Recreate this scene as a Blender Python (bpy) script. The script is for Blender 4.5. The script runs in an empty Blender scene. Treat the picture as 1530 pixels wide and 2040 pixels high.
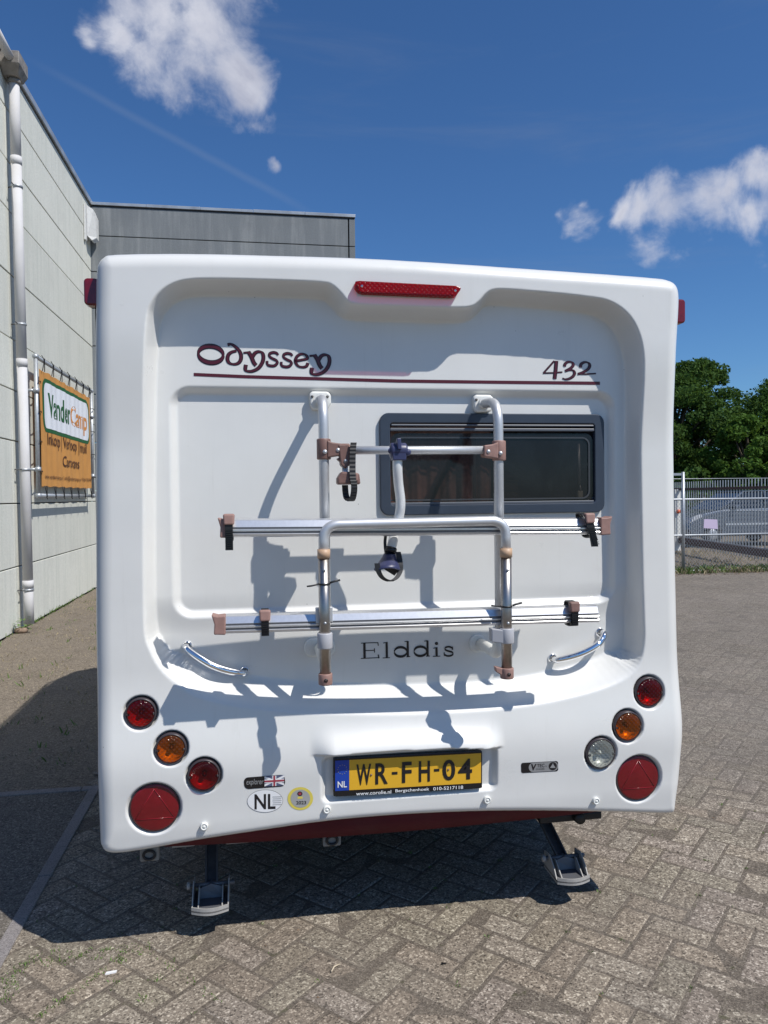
import bpy, math, random
import numpy as np
from mathutils import Vector, Matrix
R_ = random.Random(7)
S = bpy.context.scene
C = S.collection

# ------------------------------------------------------------------ camera, sky, sun, exposure
H = 1.65
PITCH, ROLL, YAW, FPX = 1.26, -0.647, 9.26, 1500.0
cam = bpy.data.cameras.new('camera')
cam.sensor_fit = 'VERTICAL'; cam.sensor_height = 36.0
cam.lens = FPX / 2040 * 36.0
cam.clip_start = 0.05; cam.clip_end = 2000
cob = bpy.data.objects.new('camera', cam); C.objects.link(cob)
CM = (Matrix.Rotation(math.radians(-YAW), 3, 'Z') @ Matrix.Rotation(math.radians(90 - PITCH), 3, 'X')
      @ Matrix.Rotation(math.radians(ROLL), 3, 'Z'))
cob.matrix_world = Matrix.Translation((0, 0, H)) @ CM.to_4x4()
S.camera = cob
def ray(px, py):
    return CM @ Vector(((px - 765) / FPX, (1020 - py) / FPX, -1.0)).normalized()
def at(px, py, Y):                     # the point of the plane y = Y that the survey photo shows at this pixel
    r = ray(px, py); k = Y / r.y
    return Vector((r.x * k, Y, H + r.z * k))
def atx(px, py, X):
    r = ray(px, py); k = X / r.x
    return Vector((X, r.y * k, H + r.z * k))
def atz(px, py, Z=0.0):
    r = ray(px, py); k = (Z - H) / r.z
    return Vector((r.x * k, r.y * k, Z))

SUN = Vector((0.55, -0.52, 1.0)).normalized()
sl = bpy.data.lights.new('sun', 'SUN'); sl.energy = 5.0; sl.angle = math.radians(0.5); sl.color = (1.0, 0.965, 0.91)
so = bpy.data.objects.new('sun', sl); C.objects.link(so)
so.rotation_euler = SUN.to_track_quat('Z', 'Y').to_euler(); so.location = (6, -6, 12)
EL = math.asin(SUN.z); AZ = math.atan2(SUN.x, SUN.y)

w = bpy.data.worlds.new('World'); S.world = w; w.use_nodes = True
S.view_settings.view_transform = 'Standard'; S.view_settings.look = 'None'
S.view_settings.exposure = -0.08; S.view_settings.gamma = 1.0; S.view_settings.use_curve_mapping = False

class NT:
    def __init__(s, nt): s.nt = nt
    def n(s, t, **kw):
        nd = s.nt.nodes.new(t)
        for k, v in kw.items():
            if k in nd.inputs.keys(): nd.inputs[k].default_value = v
            else: setattr(nd, k, v)
        return nd
    def l(s, a, b): s.nt.links.new(a, b)
    def math(s, op, a, b=None, c=None, clamp=False):
        m = s.nt.nodes.new('ShaderNodeMath'); m.operation = op; m.use_clamp = clamp
        for i, v in enumerate((a, b, c)):
            if v is None: continue
            if isinstance(v, (int, float)): m.inputs[i].default_value = v
            else: s.l(v, m.inputs[i])
        return m.outputs[0]
    def mix(s, f, a, b, blend='MIX'):
        m = s.nt.nodes.new('ShaderNodeMix'); m.data_type = 'RGBA'; m.blend_type = blend
        for i, v in ((0, f), (6, a), (7, b)):
            if isinstance(v, (int, float)): m.inputs[i].default_value = v
            elif isinstance(v, (tuple, list)): m.inputs[i].default_value = (*v[:3], 1)
            else: s.l(v, m.inputs[i])
        return m.outputs[2]
    def ramp(s, f, stops, interp='LINEAR'):
        r = s.nt.nodes.new('ShaderNodeValToRGB'); cr = r.color_ramp; cr.interpolation = interp
        while len(cr.elements) < len(stops): cr.elements.new(0.5)
        for e, (p, c) in zip(cr.elements, stops):
            e.position = p; e.color = (*c, 1) if isinstance(c, (tuple, list)) else (c, c, c, 1)
        s.l(f, r.inputs[0]); return r.outputs[0]
    def sstep(s, v, a, b):
        m = s.nt.nodes.new('ShaderNodeMapRange'); m.interpolation_type = 'SMOOTHSTEP'
        s.l(v, m.inputs[0]); m.inputs[1].default_value = a; m.inputs[2].default_value = b
        return m.outputs[0]
    def noise(s, vec, scale, detail=4, rough=0.55, dist=0.0):
        m = s.nt.nodes.new('ShaderNodeTexNoise'); m.inputs['Scale'].default_value = scale
        m.inputs['Detail'].default_value = detail; m.inputs['Roughness'].default_value = rough
        m.inputs['Distortion'].default_value = dist
        if vec is not None: s.l(vec, m.inputs['Vector'])
        return m.outputs[0]

g = NT(w.node_tree); w.node_tree.nodes.clear()
sky = g.n('ShaderNodeTexSky', sky_type='NISHITA', sun_disc=False, sun_elevation=EL, sun_rotation=AZ,
          altitude=0.0, air_density=1.0, dust_density=0.25, ozone_density=3.0)
geo = g.n('ShaderNodeTexCoord')
dirv = geo.outputs['Generated']
nrm = g.n('ShaderNodeVectorMath', operation='NORMALIZE'); g.l(dirv, nrm.inputs[0]); D = nrm.outputs[0]
def blob_field(blobs, warp_scale, warp_amt):
    wn = g.n('ShaderNodeTexNoise'); wn.inputs['Scale'].default_value = warp_scale; wn.inputs['Detail'].default_value = 5
    g.l(D, wn.inputs['Vector'])
    sub = g.n('ShaderNodeVectorMath', operation='SUBTRACT'); g.l(wn.outputs['Color'], sub.inputs[0]); sub.inputs[1].default_value = (.5, .5, .5)
    sc = g.n('ShaderNodeVectorMath', operation='SCALE'); g.l(sub.outputs[0], sc.inputs[0]); sc.inputs['Scale'].default_value = warp_amt
    ad = g.n('ShaderNodeVectorMath', operation='ADD'); g.l(D, ad.inputs[0]); g.l(sc.outputs[0], ad.inputs[1])
    cur = None
    for (v, r) in blobs:
        d = g.n('ShaderNodeVectorMath', operation='DISTANCE'); g.l(ad.outputs[0], d.inputs[0]); d.inputs[1].default_value = v
        f = g.math('SUBTRACT', 1.0, g.math('DIVIDE', d.outputs['Value'], r))
        cur = f if cur is None else g.math('SMOOTH_MAX', cur, f, 0.25)
    return cur
pix = [(320, 30, 95), (300, 80, 60), (415, 60, 92), (462, 118, 62), (345, 165, 50), (235, 60, 52), (180, 72, 34), (370, -70, 130), (488, 172, 38), (390, 110, 75),
       (515, 236, 27), (1400, 388, 64), (1450, 378, 68), (1345, 420, 60), (1290, 436, 42), (1250, 440, 26), (1520, 360, 62), (1430, 345, 45),
       (1490, 435, 40), (1600, 380, 90), (1145, 437, 44), (1160, 415, 22), (1115, 430, 20), (528, 342, 20), (1370, 345, 25)]
blobs = [(tuple(ray(x, y)), r / 1500 * 1.15) for x, y, r in pix]
blobs += [((-.75, .35, .5), .22), ((-.3, -.6, .6), .2), ((.9, .1, .35), .2), ((.5, -.7, .3), .18), ((-.9, -.3, .25), .2), ((.35, .25, .9), .16)]
fld = blob_field(blobs, 11.0, 0.085)
n1 = g.noise(D, 13, 9, 0.60, 0.35)
fld2 = g.math('ADD', fld, g.math('MULTIPLY', g.math('SUBTRACT', n1, 0.52), 2.5))
cm = g.sstep(fld2, -0.05, 1.0)
n2 = g.noise(D, 7, 6, 0.6, 0.6)
shade = g.ramp(g.math('ADD', g.math('MULTIPLY', fld2, 0.35), n2), [(0.30, (9.0, 9.6, 11.5)), (0.62, (14.0, 14.2, 15.5)), (1.05, (8.2, 8.6, 10.6))])
stn = g.n('ShaderNodeMapping'); stn.inputs['Scale'].default_value = (1.2, 3.0, 9.0); stn.inputs['Rotation'].default_value = (0.2, 0.3, 0.1)
g.l(D, stn.inputs[0])
wisp = g.sstep(g.noise(stn.outputs[0], 1.6, 7, 0.62, 0.5), 0.50, 0.80)
hs = g.n('ShaderNodeHueSaturation'); hs.inputs['Saturation'].default_value = 1.05; hs.inputs['Value'].default_value = 1.0
g.l(sky.outputs[0], hs.inputs['Color'])
tinted = g.mix(1.0, hs.outputs[0], (0.94, 1.42, 1.92), 'MULTIPLY')
s1 = g.mix(g.math('MULTIPLY', wisp, 0.16), tinted, (5.0, 5.6, 6.8))
ca, cb = ray(120, 150), ray(590, 410)
cn = ca.cross(cb).normalized(); dn = g.n('ShaderNodeVectorMath', operation='DOT_PRODUCT'); g.l(D, dn.inputs[0]); dn.inputs[1].default_value = cn
cmid = (ca + cb).normalized(); dm = g.n('ShaderNodeVectorMath', operation='DISTANCE'); g.l(D, dm.inputs[0]); dm.inputs[1].default_value = cmid
trail = g.math('MULTIPLY', g.sstep(g.math('ABSOLUTE', g.math('ADD', dn.outputs['Value'], g.math('MULTIPLY', g.math('SUBTRACT', g.noise(D, 5, 4), .5), .012))), .007, .0), g.sstep(dm.outputs['Value'], .2, .08))
s1 = g.mix(g.math('MULTIPLY', trail, .10), s1, (6.0, 7.0, 8.6))
s2 = g.mix(g.math('MULTIPLY', cm, 0.93), s1, shade)
bg = g.n('ShaderNodeBackground'); bg.inputs['Strength'].default_value = 0.058
g.l(s2, bg.inputs[0]); wo = g.n('ShaderNodeOutputWorld'); g.l(bg.outputs[0], wo.inputs[0])

# ------------------------------------------------------------------ materials
MATS = {}
def mat(name, base=(.5, .5, .5), rough=.5, metal=0.0, coat=0.0, spec=0.5, grain=0.0, gscale=30, bump=0.0, bscale=60, dirt=0.0, dscale=3, dcol=(.12, .1, .08), alpha=None):
    if name in MATS: return MATS[name]
    m = bpy.data.materials.new(name); m.use_nodes = True; t = NT(m.node_tree); m.node_tree.nodes.clear()
    out = t.n('ShaderNodeOutputMaterial'); p = t.n('ShaderNodeBsdfPrincipled'); t.l(p.outputs[0], out.inputs[0])
    p.inputs['Roughness'].default_value = rough; p.inputs['Metallic'].default_value = metal
    p.inputs['Coat Weight'].default_value = coat; p.inputs['Specular IOR Level'].default_value = spec
    gp = t.n('ShaderNodeNewGeometry').outputs['Position']
    col = None
    if grain > 0:
        nz = t.noise(gp, gscale, 5)
        lo = tuple(max(0, c * (1 - grain)) for c in base); hi = tuple(min(1, c * (1 + grain)) for c in base)
        col = t.ramp(nz, [(.3, lo), (.7, hi)])
    if dirt > 0:
        dn = t.sstep(t.noise(gp, dscale, 6, .65), .45, .75)
        col = t.mix(t.math('MULTIPLY', dn, dirt), col if col is not None else base, dcol)
    if col is None: p.inputs['Base Color'].default_value = (*base, 1)
    else: t.l(col, p.inputs['Base Color'])
    if bump > 0:
        b = t.n('ShaderNodeBump'); b.inputs['Strength'].default_value = bump; b.inputs['Distance'].default_value = 0.003
        t.l(t.noise(gp, bscale, 5), b.inputs['Height']); t.l(b.outputs[0], p.inputs['Normal'])
    MATS[name] = m; return m

gel = mat('white_gelcoat', (.705, .70, .672), .3, coat=.25, grain=.025, gscale=4, dirt=.05, dscale=9, dcol=(.55, .53, .48))
def weather(m):
    t = NT(m.node_tree); p = [n for n in m.node_tree.nodes if n.type == 'BSDF_PRINCIPLED'][0]
    src = p.inputs['Base Color'].links[0].from_socket; gp = t.n('ShaderNodeNewGeometry').outputs['Position']
    mp = t.n('ShaderNodeMapping'); mp.inputs['Scale'].default_value = (22, 22, 1.1); t.l(gp, mp.inputs[0])
    st = t.math('MULTIPLY', t.sstep(t.noise(mp.outputs[0], 1.5, 7, .7), .56, .80), .16)
    c = t.mix(st, src, (.42, .40, .35))
    vo = t.n('ShaderNodeTexVoronoi'); vo.inputs['Scale'].default_value = 11; t.l(gp, vo.inputs['Vector'])
    sc = t.n('ShaderNodeSeparateColor'); t.l(vo.outputs['Color'], sc.inputs[0])
    spk = t.math('MULTIPLY', t.math('LESS_THAN', vo.outputs['Distance'], .022), t.math('GREATER_THAN', sc.outputs[0], .62))
    c = t.mix(t.math('MULTIPLY', spk, .55), c, (.08, .07, .06)); t.l(c, p.inputs['Base Color'])
    rg = t.math('MULTIPLY_ADD', t.noise(gp, 6, 6, .7), .22, .20); t.l(rg, p.inputs['Roughness'])
    b = t.n('ShaderNodeBump'); b.inputs['Strength'].default_value = .18; b.inputs['Distance'].default_value = .01
    t.l(t.noise(gp, 3.2, 3, .5), b.inputs['Height']); t.l(b.outputs[0], p.inputs['Normal'])
weather(gel)
gelbody = mat('white_aluminium_skin', (.64, .64, .63), .4, grain=.03, gscale=5)
plastic_w = mat('white_plastic', (.74, .74, .70), .45, grain=.05, gscale=40, dirt=.1, dscale=50, dcol=(.35, .33, .28))
plastic_g = mat('grey_plastic', (.42, .42, .44), .45)
alu = mat('anodised_aluminium', (.60, .61, .62), .46, metal=.6, grain=.04, gscale=60)
alu2 = mat('rail_aluminium', (.72, .72, .72), .3, metal=.8, grain=.05, gscale=90)
groove = mat('groove_dark', (.16, .16, .17), .4, metal=.7)
steel = mat('stainless_steel', (.40, .375, .35), .36, metal=1.0, grain=.08, gscale=90)
chrome = mat('chrome', (.85, .85, .86), .05, metal=1.0)
pink = mat('faded_clamp_plastic', (.30, .175, .145), .55, grain=.12, gscale=50)
pinkd = mat('brown_clamp_plastic', (.19, .105, .085), .5, grain=.12, gscale=50)
beige = mat('beige_collar_plastic', (.50, .33, .21), .5)
navy = mat('navy_plastic', (.035, .04, .10), .4)
blackp = mat('black_rubber', (.012, .012, .013), .5)
blackg = mat('black_gloss', (.010, .010, .012), .2)
frameg = mat('slate_window_frame', (.036, .048, .070), .38, grain=.06, gscale=20)
maroon = mat('maroon_decal', (.085, .008, .016), .35)
skirtm = mat('maroon_skirt', (.085, .006, .013), .5, spec=.25, grain=.1, gscale=10, dirt=.1, dscale=8)
rubber = mat('matt_black_rubber', (.01, .01, .011), .95, spec=.1)
inkm = mat('black_ink', (.012, .010, .012), .4)
yellow = mat('plate_yellow', (.72, .40, .025), .35)
plateblue = mat('plate_blue', (.01, .05, .34), .35)
whitep = mat('white_print', (.8, .8, .8), .4)
greyp = mat('grey_print', (.30, .30, .30), .4)
gold = mat('sticker_yellow', (.70, .58, .10), .4)
redp = mat('print_red', (.35, .05, .07), .4)
bluep = mat('print_blue_grey', (.10, .12, .2), .4)
galv = mat('galvanised_steel', (.42, .44, .46), .45, metal=.55, grain=.12, gscale=25)
galvd = mat('dark_underbody_steel', (.10, .10, .105), .5, metal=.5, grain=.2, gscale=30, dirt=.3, dscale=20)
foot_shade = mat('foot_inner_shade_tone', (.13, .135, .15), .5, metal=.3, dirt=.3, dscale=30)  # tray and pivot darkened: the shade inside the foot is put into the colour
footm = mat('jack_foot_paint', (.36, .35, .33), .55, grain=.08, gscale=40, dirt=.35, dscale=30, dcol=(.2, .18, .15))
pvc = mat('grey_white_pvc', (.56, .55, .55), .75, spec=.2, grain=.06, gscale=3, dirt=.22, dscale=2.5, dcol=(.42, .38, .28))
hopm = mat('weathered_hopper', (.20, .18, .16), .6, grain=.2, gscale=12, dirt=.4, dscale=6, dcol=(.42, .4, .36))
bann = mat('orange_banner_cloth', (.56, .26, .065), .65, grain=.06, gscale=6)
bgreen = mat('banner_green', (.012, .10, .03), .6)
bwhite = mat('banner_white', (.72, .74, .78), .6)
borange = mat('banner_orange', (.62, .25, .06), .6)
bdark = mat('banner_brown_ink', (.07, .025, .015), .6)
trimm = mat('roof_trim_metal', (.42, .44, .46), .4, metal=.5, grain=.3, gscale=2)
darkm = mat('dark_recess', (.02, .02, .022), .8)
boxm = mat('alarm_box_white', (.62, .62, .60), .55, dirt=.3, dscale=14, dcol=(.2, .19, .18))
bark = mat('tree_bark', (.09, .07, .05), .9, grain=.3, gscale=8, bump=.5)
rustb = mat('brown_gate_beam', (.11, .055, .045), .6, metal=.2, grain=.2, gscale=8)
orangem = mat('orange_reflector', (.75, .13, .03), .35)
tyre = mat('tyre_rubber', (.02, .02, .02), .8)
carp = mat('car_paint_blue_grey', (.13, .155, .20), .25, metal=.5, coat=.8)
carg = mat('car_glass', (.015, .018, .022), .06, coat=.5)
pinkpl = mat('pale_lilac_sign', (.60, .50, .66), .4)
brassg = mat('window_seal_grey', (.10, .11, .13), .4)

def wallmat(name, base, streak, sc=1.0, rough=.85):
    m = bpy.data.materials.new(name); m.use_nodes = True; t = NT(m.node_tree); m.node_tree.nodes.clear()
    out = t.n('ShaderNodeOutputMaterial'); p = t.n('ShaderNodeBsdfPrincipled'); t.l(p.outputs[0], out.inputs[0])
    gp = t.n('ShaderNodeNewGeometry').outputs['Position']
    mp = t.n('ShaderNodeMapping'); mp.inputs['Scale'].default_value = (6, 6, .5); t.l(gp, mp.inputs[0])
    st = t.sstep(t.noise(mp.outputs[0], 1.6 * sc, 6, .65), .42, .72)
    bl = t.noise(gp, 1.4, 6, .6); fine = t.noise(gp, 45, 4, .7)
    c = t.mix(t.math('MULTIPLY', st, .6), base, streak)
    c = t.mix(t.math('MULTIPLY', t.sstep(bl, .45, .7), .35), c, tuple(x * .82 for x in base))
    c = t.mix(.35, c, t.mix(1.0, c, t.ramp(fine, [(.35, .75), (.65, 1.2)]), 'MULTIPLY'))
    at_ = t.n('ShaderNodeObjectInfo'); rnd = t.math('MULTIPLY_ADD', at_.outputs['Random'], .10, .95)
    cc = t.n('ShaderNodeCombineColor'); [t.l(rnd, cc.inputs[i]) for i in range(3)]
    c = t.mix(1.0, c, cc.outputs[0], 'MULTIPLY')
    t.l(c, p.inputs['Base Color']); p.inputs['Roughness'].default_value = rough
    b = t.n('ShaderNodeBump'); b.inputs['Strength'].default_value = .35; b.inputs['Distance'].default_value = .006
    t.l(fine, b.inputs['Height']); t.l(b.outputs[0], p.inputs['Normal'])
    return m
wallc = wallmat('pale_green_concrete', (.63, .63, .565), (.50, .52, .46))
wallg = wallmat('grey_painted_concrete', (.17, .185, .195), (.30, .31, .31), .6)

# paving: exposed aggregate, per-brick tint from an attribute
def aggmat(name, dark, mid, light, dust=(.24, .205, .165), dustamt=.35, use_tint=True, scale=190, moss=.0, far=False):
    m = bpy.data.materials.new(name); m.use_nodes = True; t = NT(m.node_tree); m.node_tree.nodes.clear()
    out = t.n('ShaderNodeOutputMaterial'); p = t.n('ShaderNodeBsdfPrincipled'); t.l(p.outputs[0], out.inputs[0])
    gp = t.n('ShaderNodeNewGeometry').outputs['Position']
    v = t.n('ShaderNodeTexVoronoi'); v.inputs['Scale'].default_value = scale; t.l(gp, v.inputs['Vector'])
    sep = t.n('ShaderNodeSeparateColor'); t.l(v.outputs['Color'], sep.inputs[0])
    fine = t.noise(gp, scale * .9, 3, .7)
    v2 = t.n('ShaderNodeTexVoronoi'); v2.inputs['Scale'].default_value = scale * .45; t.l(gp, v2.inputs['Vector'])
    sep2 = t.n('ShaderNodeSeparateColor'); t.l(v2.outputs['Color'], sep2.inputs[0])
    sp = t.math('ADD', t.math('ADD', t.math('MULTIPLY', sep.outputs[0], .48), t.math('MULTIPLY', sep2.outputs[0], .17)), t.math('MULTIPLY', fine, .35))
    c = t.ramp(sp, [(.18, dark), (.42, mid), (.62, tuple(x * 1.25 for x in mid)), (.82, light)])
    if use_tint:
        a = t.n('ShaderNodeAttribute'); a.attribute_name = 'tint'
        c = t.mix(1.0, c, a.outputs['Color'], 'MULTIPLY')
    big = t.noise(gp, 1.1, 7, .65, .4); med = t.noise(gp, 7, 6, .7)
    dm = t.math('MULTIPLY', t.sstep(t.math('ADD', t.math('MULTIPLY', big, .6), t.math('MULTIPLY', med, .4)), .42, .62), dustamt)
    c = t.mix(dm, c, t.mix(.5, c, dust))
    c = t.mix(t.math('MULTIPLY', t.sstep(t.noise(gp, .55, 5, .6, .5), .38, .62), .45), c, t.mix(.35, c, (.15, .13, .115)))
    c = t.mix(t.math('MULTIPLY', t.sstep(t.noise(gp, 2.6, 8, .7, .8), .50, .72), .55), c, t.mix(1.0, c, (.62, .6, .6), 'MULTIPLY'))
    if moss > 0:
        mn = t.math('MULTIPLY', t.sstep(t.noise(gp, 9, 6, .7), .58, .68), moss)
        c = t.mix(mn, c, (.055, .062, .018))
    if far:      # the yard gets sandier and more worn towards the fence
        yy = t.n('ShaderNodeSeparateXYZ'); t.l(gp, yy.inputs[0])
        dist = t.math('ADD', yy.outputs[1], t.math('MULTIPLY', yy.outputs[0], .35))
        fa = t.math('MULTIPLY', t.sstep(t.math('ADD', dist, t.math('MULTIPLY', t.math('SUBTRACT', big, .5), 5.0)), 3.0, 6.2), .66)
        sandc = t.mix(1.0, t.ramp(sp, [(.2, (.075, .066, .057)), (.5, (.155, .138, .120)), (.8, (.275, .243, .205))]), t.ramp(t.noise(gp, .9, 6, .65), [(.35, .82), (.65, 1.18)]), 'MULTIPLY')
        c = t.mix(fa, c, sandc)
    t.l(c, p.inputs['Base Color']); p.inputs['Roughness'].default_value = .9; p.inputs['Specular IOR Level'].default_value = .25
    b = t.n('ShaderNodeBump'); b.inputs['Strength'].default_value = .9; b.inputs['Distance'].default_value = .0035
    t.l(t.math('ADD', sp, t.math('MULTIPLY', med, .4)), b.inputs['Height']); t.l(b.outputs[0], p.inputs['Normal'])
    return m
paverm = aggmat('exposed_aggregate_paver', (.038, .031, .024), (.222, .186, .147), (.62, .55, .45), scale=165, far=True)
jointm = aggmat('joint_sand', (.045, .036, .028), (.125, .103, .080), (.30, .26, .205), use_tint=False, far=True, moss=.5, scale=230)
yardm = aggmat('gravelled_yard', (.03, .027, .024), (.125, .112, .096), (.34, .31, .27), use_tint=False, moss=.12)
soilm = aggmat('dry_soil', (.045, .036, .028), (.165, .137, .105), (.38, .32, .24), use_tint=False, scale=150, dustamt=.4, moss=.25)
edgem = aggmat('concrete_edging', (.13, .12, .12), (.24, .22, .215), (.32, .30, .28), use_tint=False, scale=320, dustamt=.5)

# ------------------------------------------------------------------ geometry helpers
def V(*a): return Vector(a)
class MB:
    def __init__(s): s.v = []; s.f = []; s.sm = []
    def add(s, vs, fs, smooth=False):
        b = len(s.v); s.v += [tuple(x) for x in vs]; s.f += [tuple(i + b for i in f) for f in fs]; s.sm += [smooth] * len(fs); return s
    def box(s, lo, hi):
        x0, y0, z0 = lo; x1, y1, z1 = hi
        return s.add([(x0, y0, z0), (x1, y0, z0), (x1, y1, z0), (x0, y1, z0), (x0, y0, z1), (x1, y0, z1), (x1, y1, z1), (x0, y1, z1)],
                     [(0, 3, 2, 1), (4, 5, 6, 7), (0, 1, 5, 4), (1, 2, 6, 5), (2, 3, 7, 6), (3, 0, 4, 7)])
    def prism(s, poly, off, smooth=False):        # 3-D polygon swept by a vector
        n = len(poly); off = Vector(off)
        vs = [Vector(p) for p in poly] + [Vector(p) + off for p in poly]
        nrm = Vector((0, 0, 0))
        for i in range(n): nrm += vs[i].cross(vs[(i + 1) % n])
        fs = [tuple(range(n)), tuple(range(2 * n - 1, n - 1, -1))] + [(i, i + n, (i + 1) % n + n, (i + 1) % n) for i in range(n)]
        if nrm.dot(off) > 0: fs = [tuple(reversed(f)) for f in fs]
        return s.add(vs, fs, smooth)
    def tube(s, pts, r, seg=14, caps=True, rx=None):
        pts = [Vector(p) for p in pts]; n = len(pts)
        rs = r if isinstance(r, (list, tuple)) else [r] * n
        T = [(pts[min(i + 1, n - 1)] - pts[max(i - 1, 0)]).normalized() for i in range(n)]
        up = Vector((0, 0, 1)) if abs(T[0].z) < .9 else Vector((1, 0, 0))
        a = (up - T[0] * up.dot(T[0])).normalized(); vs = []
        for i in range(n):
            a = (a - T[i] * a.dot(T[i])).normalized(); b = T[i].cross(a)
            for k in range(seg):
                th = 2 * math.pi * k / seg
                vs.append(pts[i] + (a * math.cos(th) + b * math.sin(th)) * rs[i])
        fs = []
        for i in range(n - 1):
            for k in range(seg):
                k2 = (k + 1) % seg; fs.append((i * seg + k, i * seg + k2, (i + 1) * seg + k2, (i + 1) * seg + k))
        s.add(vs, fs, True)
        if caps:
            b0 = len(s.v) - n * seg
            s.f.append(tuple(b0 + k for k in reversed(range(seg)))); s.sm.append(False)
            s.f.append(tuple(b0 + (n - 1) * seg + k for k in range(seg))); s.sm.append(False)
        return s
    def lathe(s, c, axis, prof, seg=40, sx=1.0, sz=1.0):      # prof: (radius, distance along axis)
        c = Vector(c); axis = Vector(axis).normalized()
        up = Vector((0, 0, 1)) if abs(axis.z) < .9 else Vector((1, 0, 0))
        a = up.cross(axis).normalized(); b = axis.cross(a); vs = []; n = len(prof)
        for (r, h) in prof:
            for k in range(seg):
                th = 2 * math.pi * k / seg
                vs.append(c + axis * h + a * math.cos(th) * r * sx + b * math.sin(th) * r * sz)
        fs = []
        for i in range(n - 1):
            for k in range(seg):
                k2 = (k + 1) % seg; fs.append((i * seg + k, i * seg + k2, (i + 1) * seg + k2, (i + 1) * seg + k))
        return s.add(vs, fs, True)
    def disc(s, c, axis, r, seg=40):
        c = Vector(c); axis = Vector(axis).normalized(); up = Vector((0, 0, 1)) if abs(axis.z) < .9 else Vector((1, 0, 0))
        a = up.cross(axis).normalized(); b = axis.cross(a)
        return s.add([c + a * math.cos(2 * math.pi * k / seg) * r + b * math.sin(2 * math.pi * k / seg) * r for k in range(seg)], [tuple(range(seg))])
ORG = {}
def obj(name, mb, m, parent=None, bevel=0, seg=2, loc=None):
    me = bpy.data.meshes.new(name)
    o3 = ORG.get(parent.name, V(0, 0, 0)) if parent else V(0, 0, 0)
    if loc is not None and parent is None: o3 = Vector(loc)
    me.from_pydata([(x - o3.x, y - o3.y, z - o3.z) for x, y, z in mb.v], [], mb.f)
    me.polygons.foreach_set('use_smooth', mb.sm); me.materials.append(m); me.update()
    o = bpy.data.objects.new(name, me); C.objects.link(o)
    if parent: o.parent = parent
    elif loc is not None: o.location = o3
    ORG[o.name] = o3
    if bevel:
        b = o.modifiers.new('edge', 'BEVEL'); b.width = bevel; b.segments = seg; b.limit_method = 'ANGLE'; b.angle_limit = math.radians(40)
        b.harden_normals = False
    return o
def thing(name, label, cat, loc, group=None):
    o = bpy.data.objects.new(name, None); C.objects.link(o); o.empty_display_size = .2
    o.location = loc; ORG[o.name] = Vector(loc); o['label'] = label; o['category'] = cat
    if group: o['group'] = group
    return o
def tag(o, label, cat, group=None):
    o['label'] = label; o['category'] = cat
    if group: o['group'] = group
    return o
def struct(name, mb, m, parent=None, **k):
    o = obj(name, mb, m, parent, **k)
    if parent is None: o['kind'] = 'structure'
    return o
def fillet(pts, r, n=7):
    pts = [Vector(p) for p in pts]; out = [pts[0]]
    for i in range(1, len(pts) - 1):
        a, b, c = pts[i - 1], pts[i], pts[i + 1]
        u = (a - b); v = (c - b); k = min(r, u.length * .49, v.length * .49); p = b + u.normalized() * k; q = b + v.normalized() * k
        for j in range(n + 1):
            t = j / n; out.append(p * (1 - t) ** 2 + b * 2 * t * (1 - t) + q * t * t)
    out.append(pts[-1]); return out
def catmull(pts, n=6, closed=False):
    P = [Vector(p) for p in pts]; out = []; N = len(P)
    rng = range(N) if closed else range(N - 1)
    for i in rng:
        if closed: a, b, c, d = P[i - 1], P[i], P[(i + 1) % N], P[(i + 2) % N]
        else: a, b, c, d = P[max(i - 1, 0)], P[i], P[i + 1], P[min(i + 2, N - 1)]
        for j in range(n):
            t = j / n
            out.append(.5 * ((2 * b) + (c - a) * t + (2 * a - 5 * b + 4 * c - d) * t * t + (3 * b - a - 3 * c + d) * t ** 3))
    if not closed: out.append(P[-1])
    return out
def rrect(cx, cz, hw, hh, r, n=6):
    out = []
    for (sx, sz, a0) in ((1, 1, 0), (-1, 1, 90), (-1, -1, 180), (1, -1, 270)):
        for k in range(n + 1):
            a = math.radians(a0 + 90 * k / n); out.append((cx + sx * (hw - r) + math.cos(a) * r, cz + sz * (hh - r) + math.sin(a) * r))
    return out

# flat print: 2-D shapes carried onto a mapped surface
def text2d(body, bold=0.0, shear=0.0):
    cu = bpy.data.curves.new('t', 'FONT'); cu.body = body; cu.offset = bold; cu.shear = shear; cu.resolution_u = 4
    ob = bpy.data.objects.new('t', cu); C.objects.link(ob)
    dg = bpy.context.evaluated_depsgraph_get(); me = bpy.data.meshes.new_from_object(ob.evaluated_get(dg))
    vs = [(v.co.x, v.co.y) for v in me.vertices]; fs = [tuple(p.vertices) for p in me.polygons]
    bpy.data.objects.remove(ob); bpy.data.meshes.remove(me); bpy.data.curves.remove(cu)
    return vs, fs
def quadmap(c, u, v):        # c: bl, br, tr, tl
    return c[0] * (1 - u) * (1 - v) + c[1] * u * (1 - v) + c[2] * u * v + c[3] * (1 - u) * v
def put_text(mb, body, corners, bold=0.0, shear=0.0, sub=(0, 0, 1, 1), lift=V(0, 0, 0), drape=None, full=None):
    vs, fs = text2d(body, bold, shear)
    x0 = min(v[0] for v in vs); x1 = max(v[0] for v in vs); y0 = min(v[1] for v in vs); y1 = max(v[1] for v in vs)
    out = []
    for (x, y) in vs:
        u = sub[0] + (sub[2] - sub[0]) * (x - x0) / (x1 - x0); v = sub[1] + (sub[3] - sub[1]) * (y - y0) / (y1 - y0)
        p = quadmap(corners, u, v) + lift
        if drape: p = drape(p)
        out.append(p)
    mb.add(out, fs)
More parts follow.
